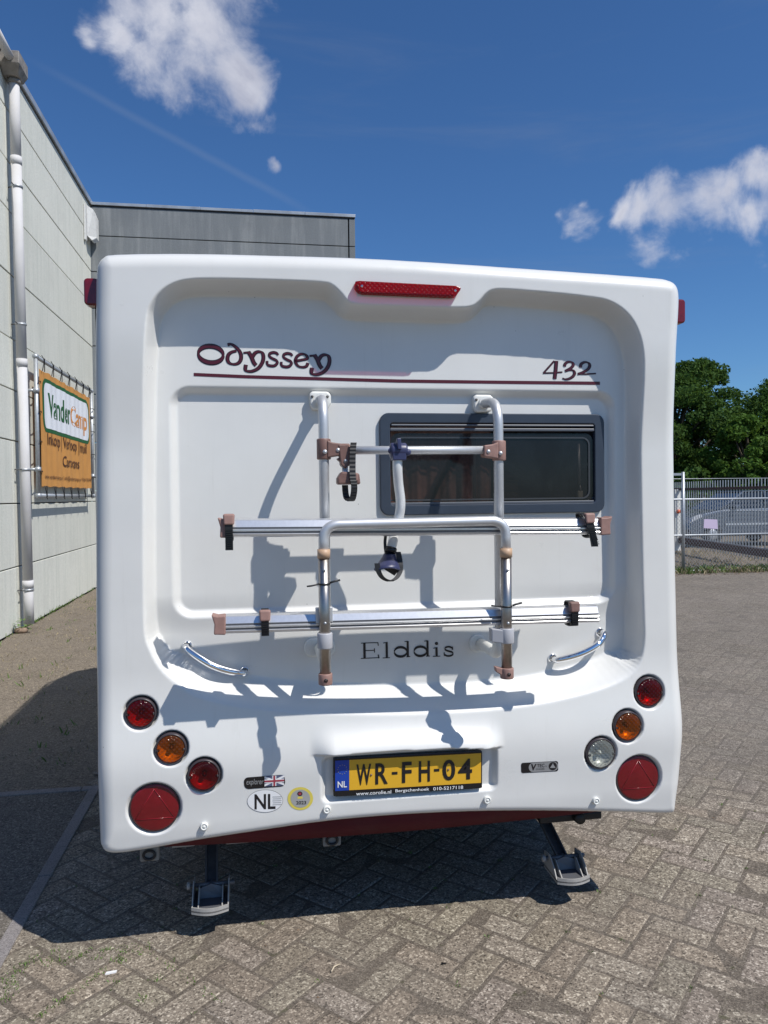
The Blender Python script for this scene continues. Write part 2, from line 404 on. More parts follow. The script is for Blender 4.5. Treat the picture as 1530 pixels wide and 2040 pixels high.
def ribbon(mb, pts, wfun, fn, n=6, smoothit=True, lift=0.0):
    """brush stroke in 2-D picture units; fn maps (x, y, lift) to space"""
    P = catmull([(x, y, 0) for x, y in pts], n) if smoothit else [V(x, y, 0) for x, y in pts]
    N = len(P); L = []; Rr = []
    for i in range(N):
        t = (P[min(i + 1, N - 1)] - P[max(i - 1, 0)]).normalized(); nn = V(-t.y, t.x, 0)
        hw = wfun(i / (N - 1), t) / 2
        L.append(P[i] + nn * hw); Rr.append(P[i] - nn * hw)
    vs = [fn(p.x, p.y, lift) for p in L] + [fn(p.x, p.y, lift) for p in Rr]
    mb.add(vs, [(i, i + 1, N + i + 1, N + i) for i in range(N - 1)])
def nib(wd, mn, ang):
    a = math.radians(ang); nv = V(math.cos(a), math.sin(a), 0)
    return lambda t, T: mn + (wd - mn) * abs(T.x * nv.y - T.y * nv.x)

# ------------------------------------------------------------------ ground
g0 = MB().add([(-300, -60, -.05), (300, -60, -.05), (300, 400, -.05), (-300, 400, -.05)], [(0, 1, 2, 3)])
struct('ground', g0, soilm)
pv = thing('pavement', 'x', 'x', (0, 0, 0)); del pv['label']; del pv['category']; pv['kind'] = 'structure'
XP0 = -.885
obj('joint_sand', MB().add([(-.93, -3, -.0014), (14, -3, -.0014), (14, 14.0, -.0014), (-.93, 14.0, -.0014)], [(0, 1, 2, 3)]), jointm, pv)
def brick_mesh_data(seed, L=.230, W=.115):
    r = random.Random(seed); gp_ = .0038; hl, hw = L / 2 - gp_, W / 2 - gp_; ch = .0045 + r.random() * .0045
    top = []; 
    for (sx, sy) in ((-1, -1), (1, -1), (1, 1), (-1, 1)):
        top.append((sx * (hl - ch) + r.uniform(-.001, .001), sy * (hw - ch) + r.uniform(-.001, .001), r.uniform(-.0012, .0012)))
    mid = [(sx * hl, sy * hw, -.0030) for (sx, sy) in ((-1, -1), (1, -1), (1, 1), (-1, 1))]
    bot = [(x, y, -.03) for x, y, z in mid]
    vs = top + mid + bot
    fs = [(0, 1, 2, 3)] + [(i, 4 + i, 4 + (i + 1) % 4, (i + 1) % 4) for i in range(4)] + [(4 + i, 8 + i, 8 + (i + 1) % 4, 4 + (i + 1) % 4) for i in range(4)]
    return vs, fs
NV = 14
VAR = [brick_mesh_data(100 + i) for i in range(NV)]
TINT = [(t_ * a, t_ * b, t_ * c) for t_, a, b, c in [(R_.uniform(.88, 1.13), R_.uniform(.98, 1.04), 1.0, R_.uniform(.94, 1.02)) for _ in range(NV)]]
def add_tint(me, cols):
    ca = me.color_attributes.new('tint', 'FLOAT_COLOR', 'CORNER')
    ca.data.foreach_set('color', np.asarray(cols, dtype=np.float32).ravel())
VM = []
for i, (vs, fs) in enumerate(VAR):
    me = bpy.data.meshes.new('paver'); me.from_pydata(vs, [], fs); me.materials.append(paverm)
    add_tint(me, [(*TINT[i], 1)] * sum(len(f) for f in fs)); VM.append(me)
bricks = []
Wd, a45 = .115, math.pi / 4
for j in range(-230, 230):
    for k in range(-60, 60):
        for (cx, cy, rz) in ((j % 4 + 4 * k + 1, j + .5, 0), (j % 4 + 4 * k + 3.5, j + 1, math.pi / 2)):
            x, y = cx * Wd, cy * Wd
            X = x * math.cos(a45) - y * math.sin(a45) + 1.0; Y = x * math.sin(a45) + y * math.cos(a45) + 3.03
            if X < -.925 or X > 12.5 or Y < .8 or Y > 13.8: continue
            if X > 2.2 + (Y - 1) * .95 + .8: continue
            bricks.append((X, Y, rz + a45))
def inview(X, Y):
    v = CM.transposed() @ Vector((X, Y, -H))
    if v.z > -.1: return False
    px = 765 + FPX * v.x / -v.z; py = 1020 - FPX * v.y / -v.z
    return -40 < px < 1570 and py < 2090
near = sorted([b for b in bricks if inview(b[0], b[1])], key=lambda b: b[0] ** 2 + b[1] ** 2)[:295]
nset = set(near); vsA = []; fsA = []; colA = []
for (X, Y, rz) in near:
    i = R_.randrange(NV); o = bpy.data.objects.new('paver', VM[i]); C.objects.link(o); o.parent = pv
    o.location = (X + R_.uniform(-.001, .001), Y, R_.uniform(-.0012, .0012)); o.rotation_euler = (R_.uniform(-.006, .006), R_.uniform(-.006, .006), rz + R_.uniform(-.012, .012) + (math.pi if R_.random() < .5 else 0))
for (X, Y, rz) in bricks:
    if (X, Y, rz) in nset: continue
    i = R_.randrange(NV); vs, fs = VAR[i]; b = len(vsA); c, s_ = math.cos(rz), math.sin(rz); dz = R_.uniform(-.0015, .0015)
    vsA += [(X + x * c - y * s_, Y + x * s_ + y * c, z + dz) for x, y, z in vs[:8]]
    for f in fs[:5]:
        fsA.append(tuple(q + b for q in f)); colA += [(*TINT[(i * 5 + len(fsA)) % 1 + i], 1)] * 4
me = bpy.data.meshes.new('far_pavers'); me.from_pydata(vsA, [], fsA); me.materials.append(paverm); add_tint(me, colA)
fo = bpy.data.objects.new('far_pavers', me); C.objects.link(fo); fo.parent = pv; fo['kind'] = 'stuff'
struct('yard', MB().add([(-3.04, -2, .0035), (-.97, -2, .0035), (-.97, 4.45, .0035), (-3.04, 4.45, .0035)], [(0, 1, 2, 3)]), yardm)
# soil strip beside the building, gently uneven
mb = MB(); nx, ny = 40, 120
for j in range(ny + 1):
    for i in range(nx + 1):
        x = -3.04 + 2.15 * i / nx; y = 4.5 + 10.2 * j / ny
        z = -.012 + .012 * math.sin(x * 5 + y * 1.3) * math.sin(y * 2.7 + x) + R_.uniform(-.004, .004)
        mb.v.append((x, y, z))
for j in range(ny):
    for i in range(nx):
        a = j * (nx + 1) + i; mb.f.append((a, a + 1, a + nx + 2, a + nx + 1)); mb.sm.append(True)
struct('soil_strip', mb, soilm)
# concrete edging strips: lengths of kerb, each one piece
ed = thing('edging_strip', 'x', 'x', (0, 0, 0)); del ed['label']; del ed['category']; ed['kind'] = 'structure'
y = -1.55
while y < 4.4:
    obj('kerb_stone', MB().box((-.985, y + .002, -.1), (-.928 + R_.uniform(-.002, .002), min(y + .998, 4.43), .007 + R_.uniform(0, .002))), edgem, ed, bevel=.003); y += 1.0
x = -3.03
while x < -.95:
    obj('kerb_stone', MB().box((x + .002, 4.435, -.1), (min(x + .998, -.925), 4.495, .007 + R_.uniform(0, .002))), edgem, ed, bevel=.003); x += 1.0

# ------------------------------------------------------------------ left building
lb = thing('warehouse_building', 'tall pale green concrete panel building along the left edge', 'building', (-3.06, 10, 0))
obj('core_wall', MB().box((-9, 5.2, 0), (-3.13, 14.78, 7.08)), darkm, lb)
ZJ = [0, .80, 1.60, 2.39, 3.03, 3.67, 4.475, 5.27, 5.885, 6.53, 7.09]
for (ya, yb) in ((5.3, 10.045), (10.055, 14.795)):
    for z0, z1 in zip(ZJ[:-1], ZJ[1:]):
        dx = R_.uniform(-.004, .004)
        obj('wall_slab', MB().box((-3.18, ya, z0 + .007 if z0 else 0), (-3.06 + dx, yb, z1 - .007)), wallc, lb, bevel=.006)
obj('roof_trim', MB().box((-3.3, 5.3, 7.115), (-3.02, 14.9, 7.17)).box((-3.03, 5.3, 7.10), (-3.015, 14.9, 7.18)), trimm, lb)
obj('trim_shadow_gap', MB().box((-3.2, 5.3, 7.09), (-3.075, 14.79, 7.115)), darkm, lb)
gb = thing('grey_building', 'dark grey concrete building block behind the caravan roof', 'building', (-.6, 14.8, 0))
obj('core_wall', MB().box((-3.0, 14.93, 0), (1.86, 24, 7.05)), darkm, gb)
ZG = [0, .9, 1.8, 2.7, 3.6, 4.5, 5.2, 5.88, 6.545, 7.09]
for z0, z1 in zip(ZG[:-1], ZG[1:]):
    obj('wall_slab', MB().box((-3.12, 14.80 + R_.uniform(0, .004), z0 + (.008 if z0 else 0)), (1.76, 14.93, z1 - .008)), wallg, gb, bevel=.006)
    obj('corner_slab', MB().box((1.785, 14.80, z0 + (.008 if z0 else 0)), (1.90, 24, z1 - .008)), wallg, gb, bevel=.006)
for k in range(5):
    x0 = -3.04 + k * .99
    obj('roof_flashing', MB().box((x0 + .003, 14.775, 7.11), (x0 + .987, 15.1, 7.165 + R_.uniform(-.004, .004))), trimm, gb, bevel=.004)
obj('flashing_gap', MB().box((-3.04, 14.80, 7.085), (1.9, 15.0, 7.11)), darkm, gb)

# downpipe with hopper
dp = thing('downpipe', 'tall grey-white plastic rain downpipe with dark hopper on the pale wall', 'downpipe', (-2.93, 10.15, 0))
PX = -2.95
def pz(z): return V(PX, 10.20 - .02 * z, z)
for (z0, z1) in ((.06, .62), (.60, 3.42), (3.40, 5.92), (5.90, 6.84)):
    obj('pipe_section', MB().tube([pz(z0), pz(z1)], .062, 24), pvc, dp)
for z in (.62, 3.42, 5.92):
    obj('pipe_socket', MB().tube([pz(z - .10), pz(z)], .067, 24), pvc, dp)
for z in (.5, 2.03, 3.85, 5.55):
    c = obj('pipe_clamp', MB().tube([pz(z - .012), pz(z + .012)], .071, 24), galv, dp)
    obj('clamp_stem', MB().tube([pz(z) + V(-.06, -.01, 0), V(-3.06, 10.12, z)], .008, 8), galvd, c)
    obj('clamp_bolt', MB().tube([pz(z) + V(-.02, -.14, 0), pz(z) + V(-.02, -.07, 0)], .007, 8), galvd, c)
hb = MB(); c0 = pz(6.9)
top = [(-3.05, 10.0 - .16, 7.1), (-2.82, 10.0 - .16, 7.1), (-2.82, 10.0 + .2, 7.1), (-3.05, 10.0 + .2, 7.1)]
bot = [(-3.05, 10.06 - .1, 6.86), (-2.87, 10.06 - .1, 6.86), (-2.87, 10.06 + .12, 6.86), (-3.05, 10.06 + .12, 6.86)]
mid = [(x, y, 6.95) for x, y, z in top]
hb.add(top + mid + bot, [(0, 1, 2, 3), (0, 4, 5, 1), (1, 5, 6, 2), (2, 6, 7, 3), (3, 7, 4, 0), (4, 8, 9, 5), (5, 9, 10, 6), (6, 10, 11, 7), (7, 11, 8, 4), (11, 10, 9, 8)])
obj('hopper', hb, hopm, dp, bevel=.01)
obj('hopper_collar', MB().tube([pz(6.80), pz(6.86)], .075, 24), hopm, dp)
obj('inlet_pipe', MB().tube([V(-2.93, 9.3, 7.05), V(-2.93, 9.85, 7.02)], .05, 16), pvc, dp)

# alarm box on the wall
ab = thing('alarm_box', 'weathered white alarm box high on the pale wall near the corner', 'alarm box', (-3.06, 14.5, 6.6))
obj('back_plate', MB().box((-3.055, 14.22, 6.28), (-3.02, 14.34, 6.92)), boxm, ab, bevel=.01)
obj('box_body', MB().prism([(-3.02, 14.33, 6.38), (-3.02, 14.33, 6.93), (-2.93, 14.42, 6.90), (-2.90, 14.55, 6.80), (-2.90, 14.55, 6.42), (-2.95, 14.4, 6.33)], (0, .2, 0)), boxm, ab, bevel=.01)

# banner in a tube frame
bn = thing('banner_sign', 'orange advertising banner laced into a steel tube frame on the pale wall', 'banner', (-2.9, 12.3, 1.7))
BX = -2.93
f0 = V(BX, 10.66, 1.70); f1 = V(BX, 13.98, 1.70); f2 = V(BX, 13.98, 3.55); f3 = V(BX, 10.66, 3.55)
for a, b in ((f0, f1), (f1, f2), (f2, f3), (f3, f0)):
    obj('frame_tube', MB().tube([a, b], .027, 14), galv, bn)
for p in (f0, f1, f2, f3):
    obj('corner_joint', MB().lathe(p, (1, 0, 0), [(0, -.04), (.024, -.036), (.037, -.016), (.04, 0), (.037, .016), (.024, .036), (0, .04)], 14), galv, bn)
for (yy, zz) in ((10.66, 3.1), (10.66, 2.05), (13.98, 3.1), (13.98, 2.05)):
    obj('wall_bracket', MB().tube([V(-3.06, yy - .02, zz), V(BX, yy, zz)], .02, 10).tube([V(BX, yy, zz - .03), V(BX, yy, zz + .03)], .042, 12).box((-3.058, yy - .05, zz - .03), (-3.04, yy + .03, zz + .03)), galv, bn)
def wav(y, z): return BX + .004 + .006 * math.sin(y * 9 + z * 2) + .004 * math.sin(y * 23)
mb = MB(); nx, nz = 60, 24; y0, y1, z0, z1 = 10.80, 13.86, 1.82, 3.42
for j in range(nz + 1):
    for i in range(nx + 1):
        yy = y0 + (y1 - y0) * i / nx; zz = z0 + (z1 - z0) * j / nz
        e = .018 * abs(math.sin(math.pi * i / nx * 7)) * (j / nz) if j > nz / 2 else 0
        mb.v.append((wav(yy, zz), yy, zz - e + (.012 if j == 0 else 0) * abs(math.sin(math.pi * i / nx * 7))))
for j in range(nz):
    for i in range(nx):
        a = j * (nx + 1) + i; mb.f.append((a, a + 1, a + nx + 2, a + nx + 1)); mb.sm.append(True)
sheet = obj('banner_sheet', mb, bann, bn)
def bdr(l):
    return lambda p: V(wav(p.y, p.z) + l, p.y, p.z)
def bpoly(pts, l, m, nm='logo_panel'):
    # fan of thin strips so that the print follows the cloth
    mb = MB(); ys = sorted(set([round(y0 + (y1 - y0) * i / 120, 4) for i in range(121)]))
    poly = pts
    def span(yv):
        zs = []
        for i in range(len(poly)):
            (ya, za), (yb2, zb) = poly[i], poly[(i + 1) % len(poly)]
            if (ya - yv) * (yb2 - yv) < 0: zs.append(za + (zb - za) * (yv - ya) / (yb2 - ya))
        return (min(zs), max(zs)) if len(zs) >= 2 else None
    ymin = min(p[0] for p in poly); ymax = max(p[0] for p in poly)
    yy = [ymin + 1e-4] + [q for q in ys if ymin + .003 < q < ymax - .003] + [ymax - 1e-4]; prev = None
    for q in yy:
        s2 = span(q)
        if s2 is None: continue
        if prev: mb.add([bdr(l)(V(0, prev[0], prev[1])), bdr(l)(V(0, q, s2[0])), bdr(l)(V(0, q, s2[1])), bdr(l)(V(0, prev[0], prev[2]))], [(0, 1, 2, 3)])
        prev = (q, s2[0], s2[1])
    return obj(nm, mb, m, bn)
bpoly(rrect(12.33, 2.955, 1.40, .37, .17), .003, bgreen); bpoly(rrect(12.33, 2.955, 1.335, .315, .13), .006, bwhite)
def btext(s, ya, yb, za, zb, m, bold=0.0, l=.009):
    mb = MB(); cs = [V(0, ya, za), V(0, yb, za), V(0, yb, zb), V(0, ya, zb)]
    put_text(mb, s, cs, bold=bold, drape=bdr(l)); return obj('lettering', mb, m, bn)
btext('Vander', 11.17, 12.42, 2.80, 3.14, bgreen, .022); btext('Camp', 12.46, 13.50, 2.71, 3.12, borange, .022)
btext('Inkoop | Verkoop | Inruil', 11.15, 13.45, 2.36, 2.585, bdark, .004)
btext('Caravans', 11.95, 12.9, 2.14, 2.30, bdark, .004)
btext('www.vandercamp.eu | info@vandercamp.eu', 10.93, 13.0, 1.92, 2.00, bdark, .003); btext('+31(0)612967479', 13.06, 13.80, 1.93, 2.00, bdark, .003)
for k in range(7):
    yy = 10.95 + k * .46
    for (za, zb) in ((3.40, 3.57), (1.835, 1.68)):
        obj('lacing_cord', MB().tube([V(BX + .02, yy - .05, za), V(BX + .035, yy, zb), V(BX + .02, yy + .05, za)], .006, 6).tube([V(BX + .045, yy - .02, zb - .03), V(BX - .0, yy, zb + .045 if zb > 3 else zb + .05)], .006, 6), blackp, bn)
for k in range(4):
    zz = 2.02 + k * .4
    for (ya, yb) in ((10.83, 10.62), (13.83, 14.02)):
        obj('lacing_cord', MB().tube([V(BX + .012, ya, zz), V(BX + .04, (ya + yb) / 2, zz + .01), V(BX + .04, yb, zz)], .006, 6), blackp, bn)

# ------------------------------------------------------------------ caravan: moulded rear panel
cv = thing('caravan', 'white caravan seen from behind with moulded rear panel and burgundy stripe', 'caravan', (.52, 4.7, 0))
def seg_sdf(poly, X, Z):
    P = np.array(poly); Q = np.roll(P, -1, 0); pts = np.stack([X.ravel(), Z.ravel()], 1)
    best = np.full(len(pts), 1e9); ins = np.zeros(len(pts), bool)
    for a, b in zip(P, Q):
        ab = b - a; L2 = (ab ** 2).sum()
        if L2 < 1e-12: continue
        ap = pts - a; t = np.clip((ap @ ab) / L2, 0, 1); d = ((ap - t[:, None] * ab) ** 2).sum(1); best = np.minimum(best, d)
        c = (a[1] > pts[:, 1]) != (b[1] > pts[:, 1])
        with np.errstate(divide='ignore', invalid='ignore'):
            xi = a[0] + (pts[:, 1] - a[1]) / (b[1] - a[1]) * ab[0]
        ins ^= c & (pts[:, 0] < xi)
    d = np.sqrt(best); return np.where(ins, d, -d).reshape(X.shape)
def ss1(t): t = min(1, max(0, t)); return t * t * (3 - 2 * t)
def pxpoly(pts, Y, n=4, waist=0): return [(p.x, p.z) for p in catmull([at(x, y, Y + waist * (ss1((y - 662) / 245) - ss1((y - 1316) / 218))) for x, y in pts], n, True)]
OUT = pxpoly([(189, 600), (190, 545), (194, 524), (205, 511), (228, 505), (350, 504), (500, 507), (765, 516), (1100, 538), (1290, 551), (1330, 556), (1347, 566), (1354, 585), (1354, 620),
              (1349, 700), (1345, 800), (1344, 900), (1346, 1050), (1349, 1200), (1352, 1330), (1356, 1430), (1356, 1500), (1353, 1560), (1347, 1600), (1341, 1616), (1325, 1619), (1200, 1614), (1080, 1611),
              (950, 1611), (800, 1617), (650, 1630), (500, 1652), (400, 1668), (300, 1687), (245, 1696), (215, 1696), (202, 1686), (197, 1660), (193, 1500), (190, 1300), (189, 1000), (188, 780)], 2.725, 4, .028)
R1P = pxpoly([(290, 640), (300, 604), (322, 577), (352, 561), (390, 555), (450, 555), (560, 558), (640, 562), (662, 568), (680, 584), (694, 600), (715, 606), (800, 609), (900, 612), (935, 610), (951, 600),
              (965, 585), (980, 577), (1010, 576), (1100, 583), (1165, 590), (1210, 598), (1245, 619), (1268, 650), (1282, 695), (1286, 760), (1285, 900), (1288, 1100), (1291, 1220), (1292, 1280),
              (1283, 1322), (1258, 1352), (1200, 1378), (1100, 1402), (1000, 1416), (880, 1424), (765, 1427), (640, 1425), (520, 1416), (420, 1400), (365, 1378), (322, 1345), (296, 1300), (284, 1250), (282, 1100), (282, 900), (284, 750)], 2.69)
FL = 2.795
p_a, p_b = at(343, 1236, FL), at(1227, 778, FL)
R2c = ((p_a.x + p_b.x) / 2, (p_a.z + p_b.z) / 2); R2h = ((p_b.x - p_a.x) / 2, (p_b.z - p_a.z) / 2)
lampspec = []
for (x, y, r, kind) in ((279, 1423, 30, 'red'), (341, 1490, 30, 'amber'), (407, 1541, 31, 'fog'), (308, 1609, 49, 'refl'),
                        (1296, 1380, 26.5, 'red'), (1248, 1445, 26.5, 'amber'), (1193, 1498, 27.5, 'clear'), (1271, 1550, 41, 'refl')):
    c = at(x, y, 2.69); e = at(x + r, y, 2.69); lampspec.append((c.x, c.z, (e - c).length, kind))
zl_pts = [at(x, y, 2.655) for x, y in ((600, 1509), (617, 1507), (700, 1498), (800, 1491), (900, 1487), (1010, 1489), (1040, 1491))]
zlx = [p.x for p in zl_pts]; zlz = [p.z for p in zl_pts]
pr_a, pr_b = at(638, 1600, 2.69), at(990, 1480, 2.69)
def ss(t): t = np.clip(t, 0, 1); return t * t * (3 - 2 * t)
def rr_sdf(X, Z, cx, cz, hx, hz, r):
    qx = np.abs(X - cx) - hx + r; qz = np.abs(Z - cz) - hz + r
    return -(np.sqrt(np.maximum(qx, 0) ** 2 + np.maximum(qz, 0) ** 2) + np.minimum(np.maximum(qx, qz), 0) - r)
def surf(X, Z):
    X = np.asarray(X, float); Z = np.asarray(Z, float)
    shp = X.shape
    xn = (X - .525) / 1.08
    base = 2.68 + .028 * (ss((2.25 - Z) / .45) - ss((1.05 - Z) / .4)) + .010 * np.abs(xn) ** 4 + .02 * ss((.52 - Z) / .15) * .6
    base = base - .012 * np.exp(-((Z - .72) / .14) ** 2)
    # brow and plate recess
    zl = np.interp(X, zlx, zlz)
    e = ss((X - zlx[1]) / .09) * ss((zlx[5] - X) / .09)
    up = np.where(Z >= zl, np.exp(-((Z - zl) / .055) ** 2), np.clip(1 + (Z - zl) / .006, 0, 1))
    base = base - .044 * e * up
    d = rr_sdf(X, Z, (pr_a.x + pr_b.x) / 2, (pr_a.z + pr_b.z) / 2, (pr_b.x - pr_a.x) / 2, (pr_b.z - pr_a.z) / 2, .03)
    base = base + .024 * ss(d / .022) * np.where(Z < zl, 1, np.clip(1 - (Z - zl) / .003, 0, 1))
    for (cx, cz, r, k) in lampspec:
        rr = np.sqrt((X - cx) ** 2 + (Z - cz) ** 2); q = .032 if k != 'refl' else .020
        base = base + q * ss((r + .012 - rr) / .010)
    d1 = seg_sdf(R1P, X, Z)
    gz = (seg_sdf(R1P, X, Z + .002) - d1) / .002 if X.ndim == 2 else (seg_sdf(R1P, X, Z + .002) - d1) / .002
    wd = .036 + (.095 - .036) * ss((gz - .25) / .6) * ss((1.35 - Z) / .2) 
    crown = (.022 - .022 * np.clip(1 - ((X - .52) / .85) ** 2, 0, 1)) * ss((1.3 - Z) / .15) + .010 * ss((1.15 - Z) / .2)
    fl = FL + crown + .028 * ss(rr_sdf(X, Z, R2c[0], R2c[1], R2h[0], R2h[1], .075) / .032)
    s_ = ss(d1 / wd)
    y = base * (1 - s_) + fl * s_
    return y.reshape(shp)
step = .0044; mg = .10
xs = np.arange(-.60 - mg, 1.66 + mg, step); zs = np.arange(.36 - mg, 2.52 + mg, step)
GX, GZ = np.meshgrid(xs, zs)
dO = seg_sdf(OUT, GX, GZ)
gz_, gx_ = np.gradient(dO, step); gl = np.sqrt(gx_ ** 2 + gz_ ** 2) + 1e-9; gx_ /= gl; gz_ /= gl
gzb = gz_.copy()
for _ in range(10):
    for ax in (0, 1): gzb = (np.roll(gzb, 2, ax) + gzb + np.roll(gzb, -2, ax) + np.roll(gzb, 4, ax) + np.roll(gzb, -4, ax)) / 5
Rr = .062 + (.026 - .062) * ss((gzb - .1) / .8)
outm = dO < 0
PXx = np.where(outm, GX - dO * gx_, GX); PZz = np.where(outm, GZ - dO * gz_, GZ)
ySurf = surf(PXx, PZz)
dc = np.clip(dO, 0, Rr); rnd_ = Rr - np.sqrt(np.maximum(Rr ** 2 - (Rr - dc) ** 2, 0))
PY = ySurf + rnd_ + np.where(outm, -dO, 0)
keep = dO > -(mg - .004)
nzv, nxv = GX.shape
idx = np.arange(nzv * nxv).reshape(nzv, nxv)
q = np.stack([idx[:-1, :-1], idx[:-1, 1:], idx[1:, 1:], idx[1:, :-1]], -1)
kf = keep[:-1, :-1] & keep[1:, :-1] & keep[:-1, 1:] & keep[1:, 1:]
WA, WB = at(757, 1027, FL + .03), at(1200, 826, FL + .03)      # window frame outer
wcx, wcz, whx, whz = (WA.x + WB.x) / 2, (WA.z + WB.z) / 2, (WB.x - WA.x) / 2, (WB.z - WA.z) / 2
inw = rr_sdf(GX, GZ, wcx, wcz, whx - .02, whz - .02, .03) > 0
kf &= ~(inw[:-1, :-1] & inw[1:, 1:] & inw[:-1, 1:] & inw[1:, :-1])
q = q[kf]
used = np.unique(q); remap = np.full(nzv * nxv, -1); remap[used] = np.arange(len(used)); q = remap[q]
co = np.stack([PXx.ravel(), PY.ravel(), PZz.ravel()], 1)[used] - np.array([.52, 4.7, 0])
me = bpy.data.meshes.new('rear_panel'); me.vertices.add(len(co)); me.vertices.foreach_set('co', co.ravel().astype(np.float32))
me.loops.add(q.size); me.loops.foreach_set('vertex_index', q.ravel().astype(np.int32))
me.polygons.add(len(q)); me.polygons.foreach_set('loop_start', np.arange(0, q.size, 4, dtype=np.int32))
me.polygons.foreach_set('use_smooth', np.ones(len(q), bool)); me.update(calc_edges=True); me.validate(); me.materials.append(gel)
rp = bpy.data.objects.new('rear_panel', me); C.objects.link(rp); rp.parent = cv
def sf(p, lift=.0012):
    return V(p.x, float(surf(np.array([p.x]), np.array([p.z]))[0]) - lift, p.z)
def drape_all(mb, lift):      # lay every vertex of flat print on the panel
    a = np.array(mb.v); y = surf(a[:, 0], a[:, 2]) - lift; mb.v = [(x, yy, z) for (x, _, z), yy in zip(mb.v, y)]; return mb

# body shell
prof = [(2.86, .44), (2.86, 2.455), (5.7, 2.47), (6.1, 2.42), (6.45, 2.25), (6.7, 1.95), (6.85, 1.55), (6.92, 1.1), (6.85, .7), (6.6, .44)]
bm_ = MB().prism([(-.556, y, z) for y, z in prof], (2.156, 0, 0))
keepf = [f for f in bm_.f if not (len(f) == 4 and all(abs(bm_.v[i][1] - 2.86) < 1e-6 for i in f))]
bm_.f = keepf; bm_.sm = [False] * len(keepf)
obj('body', bm_, gelbody, cv, bevel=.03, seg=3)
obj('awning_rail', MB().tube(fillet([V(-.562, 2.815, .46), V(-.562, 2.815, 2.40), V(-.562, 2.9, 2.46), V(-.562, 5.9, 2.46), V(-.562, 6.7, 1.95)], .05), .009, 8), rubber, cv)
obj('awning_rail', MB().tube(fillet([V(1.606, 2.815, .46), V(1.606, 2.815, 2.40), V(1.606, 2.9, 2.46), V(1.606, 5.9, 2.46), V(1.606, 6.7, 1.95)], .05), .009, 8), rubber, cv)
obj('floor_pan', MB().box((-.5, 2.86, .36), (1.55, 6.5, .45)), galvd, cv)
sk = MB()
ps = []
for i in range(41):
    x = -.36 + 1.76 * i / 40; t = (i - 20) / 20
    ps.append((x, 2.745 + .03 * t * t, .392 + .004 * t * t))
n = len(ps)
sk.add([p for p in ps] + [(x, y - .012, z + .05) for x, y, z in ps] + [(x, y - .005, z + .12) for x, y, z in ps] + [(x, y + .03, z) for x, y, z in ps],
       [(i, i + 1, n + i + 1, n + i) for i in range(n - 1)] + [(n + i, n + i + 1, 2 * n + i + 1, 2 * n + i) for i in range(n - 1)] + [(3 * n + i, 3 * n + i + 1, i + 1, i) for i in range(n - 1)], True)
obj('bumper_skirt', sk, skirtm, cv)
for sx in (-1, 1):
    X = .522 + sx * 1.088
    wo_ = obj('side_window', MB().prism([(X - .01, y, z) for y, z in rrect(4.2, 1.65, .55, .3, .05)], (.02, 0, 0)), frameg, cv)
    obj('pane', MB().prism([(X - .013, y, z) for y, z in rrect(4.2, 1.65, .50, .25, .04)], (.026, 0, 0)), carg, wo_)
    X2 = .522 + sx * .93
    wh = obj('wheel', MB(), tyre, cv) if False else None
    wm = MB().lathe((X2 + .09 * sx * 0, 4.75, .31), (1, 0, 0), [(.17, -.085), (.29, -.085), (.31, -.06), (.31, .06), (.29, .085), (.17, .085)], 36)
    ty = obj('tyre', wm, tyre, cv); obj('rim', MB().lathe((X2, 4.75, .31), (1, 0, 0), [(0, -.05), (.05, -.06), (.17, -.03), (.175, .03), (.05, .06), (0, .05)], 24), alu, ty)
# underside brackets with rings
for (x, y, xs2) in ((300, 1697, 1), (660, 1668, 1)):
    c = at(x, y, 2.83); b = obj('step_bracket', MB().prism([(c.x - .034, 2.80, c.z - .022), (c.x + .034, 2.80, c.z - .022), (c.x + .034, 2.80, c.z + .05), (c.x - .034, 2.80, c.z + .05)], (0, .03, 0)), mat('dull_bracket', (.22, .215, .20), .6, dirt=.4, dscale=25), cv, bevel=.006)
    obj('rubber_ring', MB().tube([V(c.x + .02 * math.cos(t), 2.795, c.z + .004 + .016 * math.sin(t)) for t in [2 * math.pi * k / 20 for k in range(21)]], .005, 8, caps=False), blackp, b)
for (xa, xb, y) in ((342, 388, 1687), (450, 497, 1680)):
    a, b = at(xa, y, 2.86), at(xb, y - 2, 2.86)
    obj('chassis_tab', MB().box((a.x, 2.86, a.z - .006), (b.x, 3.0, a.z + .012)), footm, cv, bevel=.004)
a = at(1085, 1640, 2.9); obj('chassis_rail', MB().box((a.x - .02, 2.90, a.z - .004), (a.x + .25, 3.0, a.z + .03)), blackp, cv, bevel=.008)
obj('waste_outlet', MB().lathe(at(1157, 1632, 2.87), (0, 1, 0), [(0, 0), (.022, 0), (.024, .01), (.024, .1)], 20), blackp, cv)

